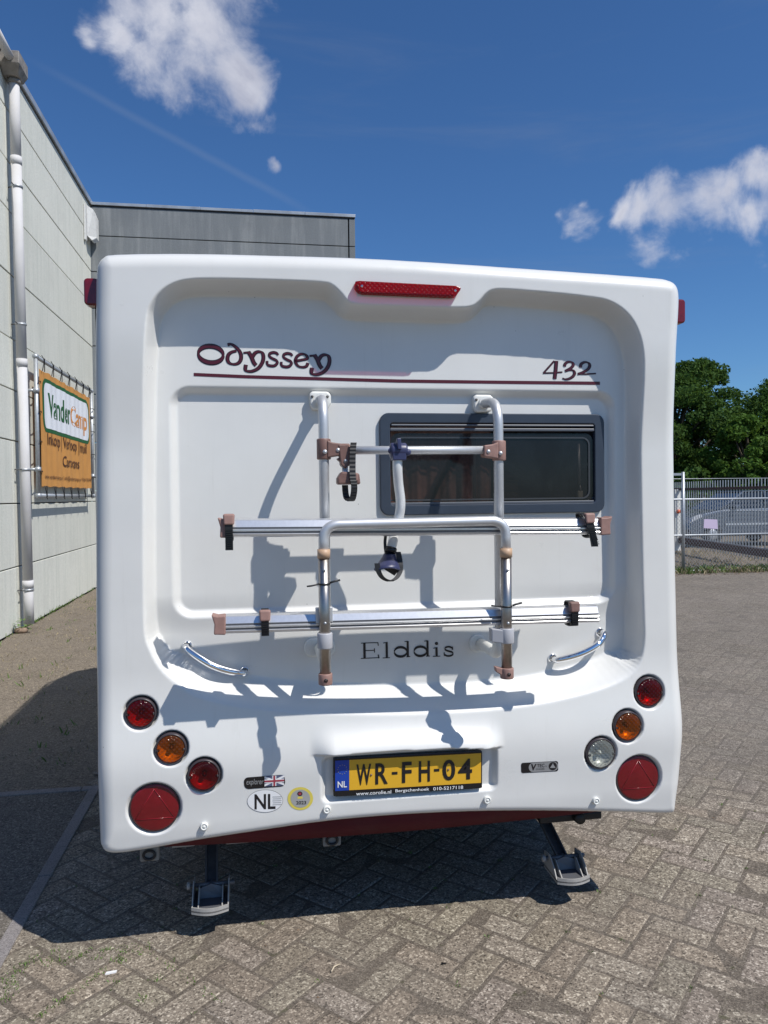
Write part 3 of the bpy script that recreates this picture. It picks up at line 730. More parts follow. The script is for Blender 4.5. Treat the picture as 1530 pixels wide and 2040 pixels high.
# corner steadies (legs) with feet
FZ = .095
def steady(foot_c, top_c, lean):
    top_c = top_c - V(0, 0, FZ)
    t = obj('corner_steady', MB(), galv, cv)
    m_ = MB(); fx, fy = foot_c.x, foot_c.y
    d = (top_c - V(fx, fy + .04, .06)); 
    for s in (-1, 1):
        o_ = V(s * .021, 0, 0); b0 = V(fx, fy + .05, .05) + o_; b1 = top_c + o_
        m_.prism([b0 + V(-.003, -.022, 0), b0 + V(.003, -.022, 0), b0 + V(.003, .022, 0), b0 + V(-.003, .022, 0)], b1 - b0)
    bk = V(fx, fy + .07, .05); m_.prism([bk + V(-.021, -.003, 0), bk + V(.021, -.003, 0), bk + V(.021, .003, 0), bk + V(-.021, .003, 0)], top_c + V(0, .02, 0) - bk)
    pad = MB()
    w2 = .068
    arc = [(fx - w2 + 2 * w2 * k / 12, fy - .055 - .022 * math.sin(math.pi * k / 12)) for k in range(13)]
    poly = [V(x, y, .012) for x, y in arc] + [V(fx + w2, fy + .09, .012), V(fx - w2, fy + .09, .012)]
    tray = MB().prism(poly, (0, 0, .006)); tray.v = [(x, y, z + FZ) for x, y, z in tray.v]
    for i in range(12):
        (xa, ya), (xb, yb) = arc[i], arc[i + 1]
        pad.prism([V(xa, ya, .004), V(xb, yb, .004), V(xb, yb + .004, .004), V(xa, ya + .004, .004)], (0, 0, .026))
    for s in (-1, 1):
        pad.prism([V(fx + s * w2, fy - .055, .004), V(fx + s * w2, fy + .09, .004), V(fx + s * w2, fy + .085, .075), V(fx + s * w2, fy + .03, .085), V(fx + s * w2, fy - .02, .05)], (-.004 * s, 0, 0))
        pad.prism([V(fx + s * (w2 - .022), fy - .05, .018), V(fx + s * (w2 - .022), fy + .08, .018), V(fx + s * (w2 - .022), fy + .07, .06), V(fx + s * (w2 - .022), fy + .02, .065)], (-.004 * s, 0, 0))
    pad.lathe(V(fx - w2 - .018, fy + .045, .062), (1, 0, 0), [(0, -.008), (.014, -.006), (.014, .006), (0, .008)], 12)
    pad2 = MB(); pad2.tube([V(fx - w2 - .02, fy + .045, .062), V(fx + w2 + .02, fy + .045, .062)], .008, 10)
    pad2.prism([V(fx - .045, fy + .02, .02), V(fx + .045, fy + .02, .02), V(fx + .045, fy + .03, .055), V(fx, fy + .03, .07), V(fx - .045, fy + .03, .055)], (0, .03, 0))
    m_.v = [(x, y, z + FZ) for x, y, z in m_.v]; pad.v = [(x, y, z + FZ) for x, y, z in pad.v]; pad2.v = [(x, y, z + FZ) for x, y, z in pad2.v]
    obj('steady_leg', m_, galvd, cv); ft_ = obj('steady_foot', pad, footm, cv); obj('foot_tray', tray, foot_shade, ft_); obj('foot_pivot', pad2, foot_shade, ft_)
    bpy.data.objects.remove(t)
fl_ = atz(418, 1822, .10); fr_ = atz(1146, 1762, .10)
tl_ = at(424, 1690, 3.2); tr_ = at(1035, 1636, 3.2)
steady(V(fl_.x, fl_.y + .07, 0), V(tl_.x, 3.2, .40), 0); steady(V(fr_.x, fr_.y + .07, 0), V(tr_.x, 3.2, .42), 0)

# side marker lamps
ml = mat('marker_red', (.15, .004, .008), .2, coat=.4, grain=.2, gscale=60)
for (xa, xb, ya, yb, Y) in ((167, 196, 554, 607, 2.76), (1346, 1366, 596, 643, 2.82)):
    a, b = at(xa, yb, Y), at(xb, ya, Y)
    hz = (b.z - a.z) / 2
    o = obj('marker_lamp', MB().prism([(x, Y, z) for x, z in rrect((a.x + b.x) / 2, (a.z + b.z) / 2, (b.x - a.x) / 2, hz, .014)], (0, .045, 0)), ml, cv, bevel=.006, seg=3)
    obj('lamp_base', MB().prism([(x, Y + .045, z) for x, z in rrect((a.x + b.x) / 2, (a.z + b.z) / 2, (b.x - a.x) / 2 - .004, hz - .004, .01)], (0, .02, 0)), blackp, o)

# lamps
def lensmat(name, col, trans, scale=260, bumpy=.6):
    m = bpy.data.materials.new(name); m.use_nodes = True; t = NT(m.node_tree); m.node_tree.nodes.clear()
    out = t.n('ShaderNodeOutputMaterial'); p = t.n('ShaderNodeBsdfPrincipled'); p.inputs['Base Color'].default_value = (*col, 1)
    p.inputs['Roughness'].default_value = .16; p.inputs['Coat Weight'].default_value = .7; p.inputs['Coat Roughness'].default_value = .06
    tr = t.n('ShaderNodeBsdfTransparent'); tr.inputs[0].default_value = (*[min(1, c * 1.0) for c in trans], 1)
    mx = t.n('ShaderNodeMixShader'); mx.inputs[0].default_value = .62
    gp = t.n('ShaderNodeNewGeometry').outputs['Position']
    mp = t.n('ShaderNodeMapping'); mp.inputs['Rotation'].default_value = (0, math.radians(45), 0); t.l(gp, mp.inputs[0])
    sx = t.n('ShaderNodeSeparateXYZ'); t.l(mp.outputs[0], sx.inputs[0])
    w1 = t.math('SINE', t.math('MULTIPLY', sx.outputs[0], scale * 2)); w2 = t.math('SINE', t.math('MULTIPLY', sx.outputs[2], scale * 2))
    hgt = t.math('MAXIMUM', w1, w2)
    b = t.n('ShaderNodeBump'); b.inputs['Strength'].default_value = bumpy; b.inputs['Distance'].default_value = .002
    t.l(hgt, b.inputs['Height']); t.l(b.outputs[0], p.inputs['Normal'])
    t.l(p.outputs[0], mx.inputs[1]); t.l(tr.outputs[0], mx.inputs[2])
    # the prism pattern lets more light through along its ribs
    t.l(t.math('MULTIPLY_ADD', t.math('MULTIPLY_ADD', hgt, .5, .5), .35, .40), mx.inputs[0])
    t.l(mx.outputs[0], out.inputs[0]); return m
LM = {'red': lensmat('red_lens', (.04, .002, .004), (.68, .012, .015)), 'fog': lensmat('fog_lens', (.03, .002, .003), (.62, .008, .01), 420, .9),
      'amber': lensmat('amber_lens', (.10, .035, .004), (.92, .36, .015)), 'clear': lensmat('clear_lens', (.16, .165, .15), (.88, .9, .85)),
      'refl': mat('reflector_red', (.15, .003, .007), .2, coat=.25, bump=.4, bscale=300, grain=.12, gscale=30)}
refl_in = mat('lamp_reflector', (.68, .68, .68), .35, metal=.25)
darkhouse = mat('lamp_housing', (.05, .04, .045), .35)
LN = {'red': 'tail_lamp', 'fog': 'fog_lamp', 'amber': 'indicator_lamp', 'clear': 'reversing_lamp', 'refl': 'triangle_reflector'}
for (cx, cz, r, k) in lampspec:
    y0_ = float(surf(np.array([cx]), np.array([cz]))[0])
    if k == 'refl':
        L = obj(LN[k], MB().lathe((cx, y0_, cz), (0, -1, 0), [(r - .001, .0), (r, .008), (r - .003, .012), (r - .008, .013), (0.0001, .0145)], 64), LM[k], cv)
        t_ = MB(); tri = [(cx, cz + r * .80), (cx - r * .80, cz - r * .45), (cx + r * .80, cz - r * .45)]
        for i in range(3):
            a = V(tri[i][0], y0_ - .0140, tri[i][1]); b = V(tri[(i + 1) % 3][0], y0_ - .0140, tri[(i + 1) % 3][1]); t_.tube([a, b], .0014, 6)
        obj('triangle_ridge', t_, mat('reflector_ridge', (.22, .006, .012), .2, coat=.2), L)
        obj('rim_ring', MB().lathe((cx, y0_, cz), (0, -1, 0), [(r + .001, 0), (r + .003, .006), (r + .001, .011), (r - .001, .011)], 64), darkhouse, L)
    else:
        L = obj(LN[k], MB().lathe((cx, y0_, cz), (0, -1, 0), [(r + .002, 0), (r + .002, .034), (r - .002, .036), (r - .004, .033), (r - .004, 0)], 56), darkhouse, cv)
        obj('lens', MB().lathe((cx, y0_, cz), (0, -1, 0), [(r - .003, .032), (r - .004, .036), (r * .86, .040), (r * .6, .043), (r * .3, .0445), (0.0001, .045)], 56), LM[k], L)
        obj('reflector_bowl', MB().lathe((cx, y0_, cz), (0, -1, 0), [(r - .005, .034), (r * .84, .020), (r * .66, .009), (r * .42, .003), (0.0001, .001)], 40), refl_in, L)
        obj('bulb', MB().lathe((cx, y0_, cz), (0, -1, 0), [(.009, .001), (.009, .016), (.007, .026), (0.0001, .029)], 16), refl_in if k == 'clear' else darkhouse, L)
        for s in (-1, 1):
            obj('screw', MB().lathe((cx + s * (r - .009), y0_ - .037, cz - .002), (0, -1, 0), [(.0055, 0), (.0055, .002), (.003, .003), (.0001, .0015)], 12), galvd, L)
# high level brake light
q4 = [(708, 560), (716, 559), (910, 569), (919, 573), (917, 578), (908, 590), (898, 591), (724, 584), (714, 581), (707, 572)]
bl_ = MB().prism([at(x, y, 2.655) for x, y in q4], (0, .035, 0)); BL = obj('brake_light', bl_, lensmat('brake_lens', (.17, .003, .006), (.75, .015, .02)), cv, bevel=.003)
obj('led_backing', MB().prism([at(x, y, 2.672) for x, y in ((712, 563), (914, 573), (905, 587), (717, 581))], (0, .006, 0)), mat('led_board_red', (.7, .012, .02), .4), BL)
obj('light_base', MB().prism([at(x, y, 2.690) for x, y in ((706, 557), (921, 568), (919, 580), (900, 594), (722, 586), (706, 575))], (0, .02, 0)), mat('clear_lens_base', (.5, .42, .38), .2, coat=.5), BL)
for x, y in ((721, 570), (907, 579)):
    obj('screw', MB().lathe(at(x, y, 2.654), (0, -1, 0), [(.0045, 0), (.0045, .002), (.0001, .003)], 12), chrome, BL)

# lettering on the panel (brush strokes laid on the surface)
def fnpx(z, ox, oy, sc, Y):
    return lambda x, y, l: at(ox + x / sc, oy + y / sc, Y)
def strokes(name, list_, fn, m, lift, wscale=1.0, wsub=0.0):
    mb = MB()
    for k, (pts, wd, mn, ang, smooth) in enumerate(list_):
        base = nib(wd, mn, ang); f = (lambda t, T, b=base: max(b(t, T) * wscale - wsub, .5))
        sub = MB(); ribbon(sub, pts, f, fn, 6, smooth); drape_all(sub, lift + k * .00006); mb.add(sub.v, sub.f)
    return obj(name, mb, m, cv)
def shift(L, dx, dy): return [([(x + dx, y + dy) for x, y in p], a, b, c, d) for p, a, b, c, d in L]
def ell(cx, cy, rx, ry, rot=0, n=16, a0=0, a1=360):
    o = []
    for k in range(n + 1):
        a = math.radians(a0 + (a1 - a0) * k / n); x = rx * math.cos(a); y = ry * math.sin(a); r = math.radians(rot)
        o.append((cx + x * math.cos(r) - y * math.sin(r), cy + x * math.sin(r) + y * math.cos(r)))
    return o
Y1 = [([(562, 194), (600, 190), (622, 186)], 18, 14, 90, True), ([(606, 184), (632, 225), (655, 280), (676, 306)], 36, 28, 0, True),
      ([(645, 228), (668, 195), (700, 183), (732, 195), (742, 235), (730, 285), (695, 332), (640, 358), (592, 356), (580, 335), (585, 300)], 34, 20, 20, True)]
S1 = [([(872, 214), (862, 198), (832, 190), (800, 200), (796, 224), (822, 244), (858, 262), (866, 284), (842, 308), (806, 310), (778, 298), (774, 266)], 26, 20, 60, True)]
OD = [(ell(270, 208, 112, 74, 6, 28), 44, 20, 90, False)]
OD += [([(420, 122), (452, 116), (492, 140), (528, 180), (542, 222), (536, 262), (512, 288), (474, 296), (436, 284), (420, 252), (428, 212), (456, 188), (500, 176)], 34, 20, 10, True)]
OD += Y1 + S1 + shift(S1, 127, 8)
OD += [([(1024, 268), (1080, 258), (1132, 246), (1130, 222), (1106, 206), (1068, 208), (1036, 236), (1030, 276), (1054, 312), (1096, 322), (1128, 312), (1140, 284)], 28, 18, 20, True)]
OD += shift(Y1, 592, 28)
fo_ = fnpx(0, 360, 660, 4.5, FL)
strokes('model_lettering', OD, fo_, inkm, .0010, 1.08); strokes('model_lettering', OD, fo_, mat('maroon_print', (.075, .006, .014), .3), .0022, .80, 5)
F3 = [([(485, 262), (400, 360), (292, 480)], 34, 20, 60, True), ([(285, 480), (450, 476), (632, 462)], 34, 26, 0, False), ([(524, 262), (512, 420), (492, 585)], 66, 40, 0, False),
      ([(668, 362), (684, 312), (735, 280), (800, 285), (828, 325), (800, 375), (740, 415), (680, 445)], 54, 26, 20, True),
      ([(682, 445), (750, 425), (820, 430), (850, 475), (828, 530), (765, 575), (690, 592), (632, 572)], 54, 26, 20, True),
      ([(955, 378), (968, 320), (1030, 285), (1095, 295), (1122, 345), (1090, 410), (1000, 465), (908, 498)], 54, 26, 20, True), ([(905, 496), (1060, 498), (1232, 488)], 30, 26, 0, False)]
fn3 = fnpx(0, 1050, 690, 9, FL)
strokes('number_lettering', F3, fn3, inkm, .0010, 1.08); strokes('number_lettering', F3, fn3, MATS['maroon_print'], .0022, .74, 7)
# stripe
mb = MB()
for k in range(40):
    def sp(t, off): return at(386 + (1195 - 386) * t, 744.5 + 22 * t - 4.5 * (4 * t * (1 - t)) * 0 + off - 5 * 0, FL)
    t0, t1 = k / 40, (k + 1) / 40
    yy = lambda t: np.interp(t, [0, .13, .5, .75, 1], [746, 750.5, 759, 761.5, 763.5])
    a, b, c, d = [at(386 + 809 * t, yy(t) + o, FL) for t, o in ((t0, 3.2), (t1, 3.2), (t1, -3.2), (t0, -3.2))]
    mb.add([a, b, c, d], [(0, 1, 2, 3)])
obj('burgundy_stripe', drape_all(mb, .001), maroon, cv)
# maker lettering in serif capitals and lower case
fE = fnpx(0, 600, 1240, 3.477, FL)
def st(p, wd, mn, a=0, s=False): return (p, wd, mn, a, s)
d_ = [st([(716, 134), (740, 130)], 6, 6), st([(738, 130), (741, 242)], 15, 15), st([(730, 240), (757, 238)], 7, 7), (ell(690, 205, 44, 33, 0, 20), 18, 5, 90, False)]
EL_ = [st([(438, 145), (441, 250)], 17, 17), st([(414, 144), (534, 140)], 6, 6), st([(415, 252), (541, 246)], 6, 6), st([(440, 197), (510, 194)], 6, 6), st([(531, 138), (535, 162)], 7, 7), st([(534, 224), (541, 250)], 8, 8), st([(508, 180), (509, 210)], 6, 6),
       st([(568, 143), (598, 137)], 6, 6), st([(592, 138), (595, 246)], 16, 16), st([(566, 248), (616, 246)], 6, 6)] + d_ + shift(d_, 137, -4)
EL_ += [st([(916, 180), (945, 174)], 6, 6), st([(938, 176), (941, 234)], 15, 15), st([(914, 237), (966, 235)], 6, 6), (ell(938, 146, 7, 6, 0, 12), 10, 10, 0, False),
        ([(1048, 190), (1044, 176), (1022, 169), (1000, 176), (1000, 190), (1022, 200), (1048, 208), (1053, 222), (1036, 233), (1010, 233), (994, 222), (992, 212)], 13, 6, 90, True), st([(1050, 168), (1052, 192)], 5, 5), st([(992, 208), (994, 236)], 5, 5)]
strokes('maker_lettering', EL_, fE, inkm, .0010)

# stickers and badges on the bumper
def pquad(x0, y0, x1, y1, sl=0.0, Y=2.67):     # sl: picture slope
    return [at(x0, y1, Y), at(x1, y1 + sl, Y), at(x1, y0 + sl, Y), at(x0, y0, Y)]
def sticker(poly_px, m, lift, nm='sticker', parent=None):
    b = MB(); b.add([at(x, y, 2.67) for x, y in poly_px], [tuple(range(len(poly_px)))]); drape_all(b, lift)
    return obj(nm, b, m, parent or cv)
def stext(s, quad, m, lift, bold=0, shear=0, parent=None):
    b = MB(); put_text(b, s, quad, bold=bold, shear=shear); drape_all(b, lift); return obj('lettering', b, m, parent)
def rpx(cx, cy, hw, hh, r, rot, n=5):
    o = []
    for x, y in rrect(0, 0, hw, hh, r, n):
        a = math.radians(rot); o.append((cx + x * math.cos(a) - y * math.sin(a), cy + x * math.sin(a) + y * math.cos(a)))
    return o
s1_ = sticker(rpx(527, 1558, 41, 12, 9, -4.5), blackg, .0010)
stext('explorer', pquad(491, 1552, 525, 1567, -1), greyp, .0018, 0, .2, s1_)
fx0, fy0, fx1, fy1, fs_ = 527, 1546, 566, 1567, -2.2
def fq(u0, v0, u1, v1):
    def P(u, v): return (fx0 + (fx1 - fx0) * u, fy1 + (fy0 - fy1) * v + fs_ * u)
    return [P(u0, v0), P(u1, v0), P(u1, v1), P(u0, v1)]
sticker(fq(0, 0, 1, 1), bluep, .0018, 'flag_field', s1_)
def diag(u0, v0, u1, v1, wv, m, l):
    def P(u, v): return (fx0 + (fx1 - fx0) * u, fy1 + (fy0 - fy1) * v + fs_ * u)
    sticker([P(u0, v0 - wv), P(u1, v1 - wv), P(u1, v1 + wv), P(u0, v0 + wv)], m, l, 'flag_band', s1_)
diag(0, .1, 1, .9, .1, whitep, .0022); diag(0, .9, 1, .1, .1, whitep, .0024)
sticker(fq(.4, 0, .6, 1), whitep, .0027, 'flag_band', s1_); sticker(fq(0, .32, 1, .68), whitep, .0029, 'flag_band', s1_)
sticker(fq(.45, 0, .55, 1), redp, .0032, 'flag_band', s1_); sticker(fq(0, .41, 1, .59), redp, .0034, 'flag_band', s1_)
s2_ = sticker(ell(528, 1597, 36, 23.5, -2, 40)[:-1], greyp, .0010)
sticker(ell(528, 1597, 35, 22.5, -2, 40)[:-1], whitep, .0015, 'sticker_face', s2_)
stext('NL', pquad(507, 1583, 549, 1614, -1), inkm, .0020, .02, 0, s2_)
for k in range(5): sticker(fq(0, 0, 0, 0) if False else [(543 + k % 2, 1588 + k * 4), (561 - k % 2, 1587.4 + k * 4), (561, 1588.6 + k * 4), (543, 1589.2 + k * 4)], greyp, .0021, 'crest_line', s2_)
s3_ = sticker(ell(598.5, 1592, 25.5, 23.5, 0, 40)[:-1], gold, .0010)
sticker(ell(598.5, 1592, 19.5, 18.5, 0, 40)[:-1], mat('sticker_silver', (.36, .36, .35), .4), .0015, 'sticker_face', s3_)
stext('2023', pquad(590, 1597, 610, 1604, -.5), inkm, .0020, .02, 0, s3_)
sticker(ell(597.5, 1582, 5.2, 4.8, 0, 16)[:-1], inkm, .0020, 'emblem', s3_); sticker(ell(597.5, 1582, 3.2, 3, 0, 16)[:-1], redp, .0024, 'emblem', s3_)
sticker([(593, 1588), (603, 1587.6), (603, 1592), (593, 1592.4)], gold, .0020, 'emblem', s3_)
s4_ = sticker(rpx(1075.5, 1528.5, 37, 10.5, 4, -3), blackg, .0010)
sticker(rpx(1083, 1528, 29.5, 9.6, 9.5, -3, 8), mat('badge_silver', (.26, .26, .26), .35), .0015, 'badge_face', s4_)
stext('V', pquad(1058, 1522, 1069, 1535), inkm, .0020, .04, .1, s4_); stext('TEC', pquad(1070, 1522, 1085, 1529, -.5), inkm, .0020, .01, 0, s4_)
stext('CHASSIS', pquad(1068, 1531, 1085, 1534, -.5), inkm, .0020, 0, 0, s4_); stext('by', pquad(1087, 1525, 1090, 1528), inkm, .0020, 0, 0, s4_)
sticker(ell(1101.5, 1526.5, 8.2, 8.4, 0, 24)[:-1], inkm, .0020, 'emblem', s4_)
sticker([(1096, 1530), (1107, 1530), (1106, 1528), (1103, 1524), (1101.5, 1520), (1100, 1524), (1097, 1528)], greyp, .0024, 'emblem', s4_)
for (x, y) in ((407, 1645), (651, 1611), (969.5, 1592), (1187, 1595)):
    c = sf(at(x, y, 2.68), 0)
    obj('screw_cap', MB().lathe(c, (0, -1, 0), [(.0135, 0), (.0135, .011), (.011, .013), (.009, .0125), (.0085, .0105), (.006, .0105), (.0055, .012), (.0001, .0125)], 24), plastic_w, cv)

# number plate
cq = [at(664, 1588, 2.668), at(961, 1571, 2.668), at(961, 1495, 2.668), at(664, 1510, 2.668)]
pb = MB(); poly = []
for u, v in rrect(.5, .5, .5, .5, .03, 3): poly.append(quadmap(cq, u, v))
NP = obj('number_plate', MB().prism([p + V(0, .016, 0) for p in poly], (0, -.016, 0)), blackg, cv, bevel=.003)
def plate(u0, v0, u1, v1, m, l, nm): return obj(nm, MB().prism([quadmap(cq, u, v) + V(0, -l, 0) for u, v in ((u0, v0), (u1, v0), (u1, v1), (u0, v1))], (0, .001, 0)), m, NP)
plate(.104, .155, .990, .93, yellow, .0010, 'plate_face'); plate(.012, .155, .103, .93, plateblue, .0012, 'country_band')
def ptext(s, u0, v0, u1, v1, m, bold=0.0):
    b = MB(); put_text(b, s, cq, bold=bold, sub=(u0, v0, u1, v1), lift=V(0, -.0026, 0)); return obj('plate_character' if m is inkm else 'lettering', b, m, NP)
for s, u0, u1 in (('W', .150, .247), ('R', .275, .358), ('F', .452, .517), ('H', .565, .640), ('0', .725, .812), ('4', .832, .928)): ptext(s, u0, .27, u1, .81, inkm, .018)
plate(.385, .50, .422, .565, inkm, .0024, 'plate_character'); plate(.668, .52, .704, .585, inkm, .0024, 'plate_character')
ptext('NL', .028, .24, .088, .40, whitep, .015)
ptext('www.corolie.nl', .148, .015, .380, .105, whitep, .01); ptext('Bergschenhoek', .408, .015, .635, .115, whitep, .01); ptext('010-5217118', .662, .03, .866, .115, whitep, .01)
b = MB()
for k in range(12):
    a = 2 * math.pi * k / 12; p = quadmap(cq, .058 + .030 * math.cos(a), .70 + .115 * math.sin(a)) + V(0, -.0026, 0)
    b.disc(p, (0, -1, 0), .0013, 6)
obj('star_ring', b, mat('star_yellow', (.5, .42, .1), .4), NP)
for u, v in ((.248, .52), (.765, .55)): obj('plate_screw', MB().lathe(quadmap(cq, u, v) + V(0, -.002, 0), (0, -1, 0), [(.004, 0), (.003, .002), (.0001, .0025)], 10), pinkd, NP)

# grab handles
def handle(pts, lab=None):
    P = [sf(at(*pts[0], 2.78), -.01)]
    n = len(pts)
    for i, (x, y) in enumerate(pts):
        off = .055 * math.sin(math.pi * min(1, max(0, (i + .35) / (n - .3)))) if 0 < i < n - 1 else .018
        base = sf(at(x, y, 2.75), 0); P.append(at(x, y, base.y - off))
    P.append(sf(at(*pts[-1], 2.78), -.01))
    h_ = obj('grab_handle', MB().tube(catmull(P, 6), .0125, 16), chrome, cv)
    for e in (P[0], P[-1]):
        c = sf(e, 0); obj('handle_foot', MB().lathe(c, (0, -1, 0), [(.019, -.002), (.019, .004), (.014, .008)], 20), chrome, h_)
handle([(371, 1290), (378, 1298), (400, 1313), (425, 1327), (455, 1337), (480, 1341), (487, 1341)])
handle([(1203, 1263), (1199, 1274), (1188, 1286), (1165, 1299), (1140, 1308), (1115, 1314), (1107, 1315)])

# rear window
win = obj('window', MB(), frameg, cv); bpy.data.objects.remove(win)
def ringmesh(o_, i_, y0, y1):
    n = len(o_); mb = MB()
    vs = [(x, y0, z) for x, z in o_] + [(x, y0, z) for x, z in i_] + [(x, y1, z) for x, z in o_] + [(x, y1, z) for x, z in i_]
    fs = []
    for k in range(n):
        j = (k + 1) % n
        fs += [(k, n + k, n + j, j), (k, j, 2 * n + j, 2 * n + k), (n + k, 3 * n + k, 3 * n + j, n + j), (2 * n + k, 2 * n + j, 3 * n + j, 3 * n + k)]
    return mb.add(vs, fs)
yW = FL + .028
fr = obj('window_frame', ringmesh(rrect(wcx, wcz, whx, whz, .035), rrect(wcx, wcz, whx - .040, whz - .038, .012), yW - .016, yW + .03), frameg, cv, bevel=.004, seg=3)
ix, iz = whx - .040, whz - .038
obj('hinge_bar', MB().box((wcx - ix, yW - .012, wcz + iz - .030), (wcx + ix, yW + .012, wcz + iz - .018)).box((wcx - ix + .004, yW - .016, wcz + iz - .012), (wcx + ix - .004, yW + .01, wcz + iz - .004)), brassg, fr, bevel=.003)
gm = bpy.data.materials.new('tinted_acrylic'); gm.use_nodes = True; t = NT(gm.node_tree); gm.node_tree.nodes.clear()
o_ = t.n('ShaderNodeOutputMaterial'); pg = t.n('ShaderNodeBsdfPrincipled'); pg.inputs['Base Color'].default_value = (.012, .011, .013, 1); pg.inputs['Roughness'].default_value = .1; pg.inputs['Specular IOR Level'].default_value = .45
tg = t.n('ShaderNodeBsdfTransparent'); tg.inputs[0].default_value = (.72, .66, .64, 1); mg_ = t.n('ShaderNodeMixShader')
gp = t.n('ShaderNodeNewGeometry').outputs['Position']
t.l(t.math('MULTIPLY_ADD', t.sstep(t.noise(gp, 6, 7, .7, 1.0), .4, .7), -.16, .30), mg_.inputs[0])
t.l(pg.outputs[0], mg_.inputs[1]); t.l(tg.outputs[0], mg_.inputs[2]); t.l(mg_.outputs[0], o_.inputs[0])
pane = obj('window_pane', MB().add([(x, yW - .003, z) for x, z in rrect(wcx, wcz - .016, ix - .004, iz - .022, .03)], [tuple(range(28))]), gm, fr)
obj('pane_rim', ringmesh(rrect(wcx, wcz - .018, ix - .018, iz - .034, .03), rrect(wcx, wcz - .018, ix - .024, iz - .040, .026), yW - .007, yW - .003), mat('pane_rim_dark', (.05, .05, .055), .2), fr)
# inside of the window: curtain, blind cassette, stay, catch
cur = mat('brown_curtain', (.62, .36, .30), .9, grain=.45, gscale=9)
mb = MB(); nx = 80
xa, xb = wcx - ix, wcx + ix * .02
for j in range(2):
    for i in range(nx + 1):
        x = xa + (xb - xa) * i / nx; mb.v.append((x, 2.885 + .005 * math.sin(i * .5) + .002 * math.sin(i * 1.3), wcz - iz - .02 if j == 0 else wcz + iz + .02))
for i in range(nx): mb.f.append((i, i + 1, nx + 2 + i, nx + 1 + i)); mb.sm.append(True)
obj('curtain', mb, cur, fr)
mb = MB()
for i in range(9):
    z = wcz - iz + .02 + i * .035; 
    mb.box((wcx + ix * .06, 2.90, z), (wcx + ix * .30, 2.915, z + .027))
obj('pleated_blind', mb, mat('pleat_brown', (.07, .055, .05), .8), fr)
obj('cabin_interior', MB().add([(wcx - ix - .02, 3.1, wcz - iz - .02), (wcx + ix + .02, 3.1, wcz - iz - .02), (wcx + ix + .02, 3.1, wcz + iz + .02), (wcx - ix - .02, 3.1, wcz + iz + .02),
                                (wcx - ix - .02, 2.83, wcz - iz - .02), (wcx + ix + .02, 2.83, wcz - iz - .02), (wcx + ix + .02, 2.83, wcz + iz + .02), (wcx - ix - .02, 2.83, wcz + iz + .02)],
                               [(0, 1, 2, 3), (4, 5, 1, 0), (5, 6, 2, 1), (6, 7, 3, 2), (7, 4, 0, 3)]), mat('cabin_dark', (.17, .155, .19), .8, grain=.7, gscale=5), fr)
a = at(1154, 884, yW); b_ = at(1156, 966, yW)
obj('window_stay', MB().tube([a + V(0, .006, 0), b_ + V(0, .006, 0)], .0055, 10).tube([b_ + V(0, .006, 0), at(1157, 978, yW + .006)], .0035, 8), mat('bright_stay', (.8, .8, .78), .4, metal=.3), fr)
a = at(1150, 1000, yW + .012); obj('stay_foot', MB().box((a.x, yW + .004, a.z - .004), (a.x + .022, yW + .02, a.z + .045)), mat('yellowed_plastic', (.80, .78, .60), .5), fr, bevel=.004)
a = at(945, 1008, yW + .005); obj('window_catch', MB().box((a.x, yW - .001, a.z - .003), (a.x + .085, yW + .02, a.z + .014)), mat('catch_plastic', (.80, .80, .62), .5), fr, bevel=.006)
obj('lower_seal', MB().box((wcx - ix, yW - .010, wcz - iz), (wcx + ix, yW + .012, wcz - iz + .010)).box((wcx - ix, yW + .0, wcz - iz + .016), (wcx + ix, yW + .012, wcz - iz + .022)), brassg, fr, bevel=.002)
a = at(950, 990, yW - .001); b_ = at(950, 872, yW - .001)
obj('blind_edge', MB().box((a.x - .010, yW + .012, a.z - .03), (a.x + .002, yW + .016, b_.z)), mat('blind_edge_brown', (.16, .12, .11), .6), fr)
for x in (1122, 1149):
    a = at(x, 869, yW); obj('stay_clip', MB().box((a.x - .004, yW + .004, a.z - .012), (a.x + .004, yW + .016, a.z + .006)), brassg, fr)
# body hole lining is the cabin_interior; cut the body front face away behind the panel
bpy.data.objects['body'].location.y += 0

# ------------------------------------------------------------------ bike rack
bk = thing('bike_rack', 'folded aluminium bicycle rack mounted on the rear of the caravan', 'bike rack', (.3, 2.6, .9))
YP, YU, YR = 2.612, 2.500, 2.545
for (mx, my, tx) in ((637, 797, 645), (962, 803, 993)):
    m0 = sf(at(mx, my, 2.8), 0)
    xt = at(tx, 900, YP).x
    zt = at(tx, my, YP).z + .004
    post = obj('rack_post', MB().tube(fillet([V(m0.x, m0.y, m0.z), V(m0.x + (xt - m0.x) * .9, YP, zt), V(xt, YP, at(tx, 1265, YP).z)], .085, 10), .0178, 22), alu, bk)
    mb = MB().prism([V(m0.x - .036, m0.y + .004, m0.z - .018), V(m0.x - .028, m0.y + .004, m0.z - .036), V(m0.x + .03, m0.y + .004, m0.z - .034), V(m0.x + .042, m0.y + .004, m0.z - .012), V(m0.x + .042, m0.y + .004, m0.z + .02), V(m0.x + .03, m0.y + .004, m0.z + .032), V(m0.x - .03, m0.y + .004, m0.z + .032), V(m0.x - .04, m0.y + .004, m0.z + .02)], (0, -.034, 0))
    mp_ = obj('top_mount', mb, plastic_w, bk, bevel=.008, seg=3)
    for s in (-1, 1): obj('mount_screw', MB().lathe(V(m0.x + s * .028, m0.y - .031, m0.z + .012), (0, -1, 0), [(.005, -.002), (.005, .0015), (.0001, .0015)], 10), galvd, mp_)
    obj('mount_sleeve', MB().tube([V(m0.x + .003, m0.y - .028, m0.z - .002), V(m0.x + (xt - m0.x) * .35, m0.y - .055, m0.z)], .022, 16), plastic_w, mp_)
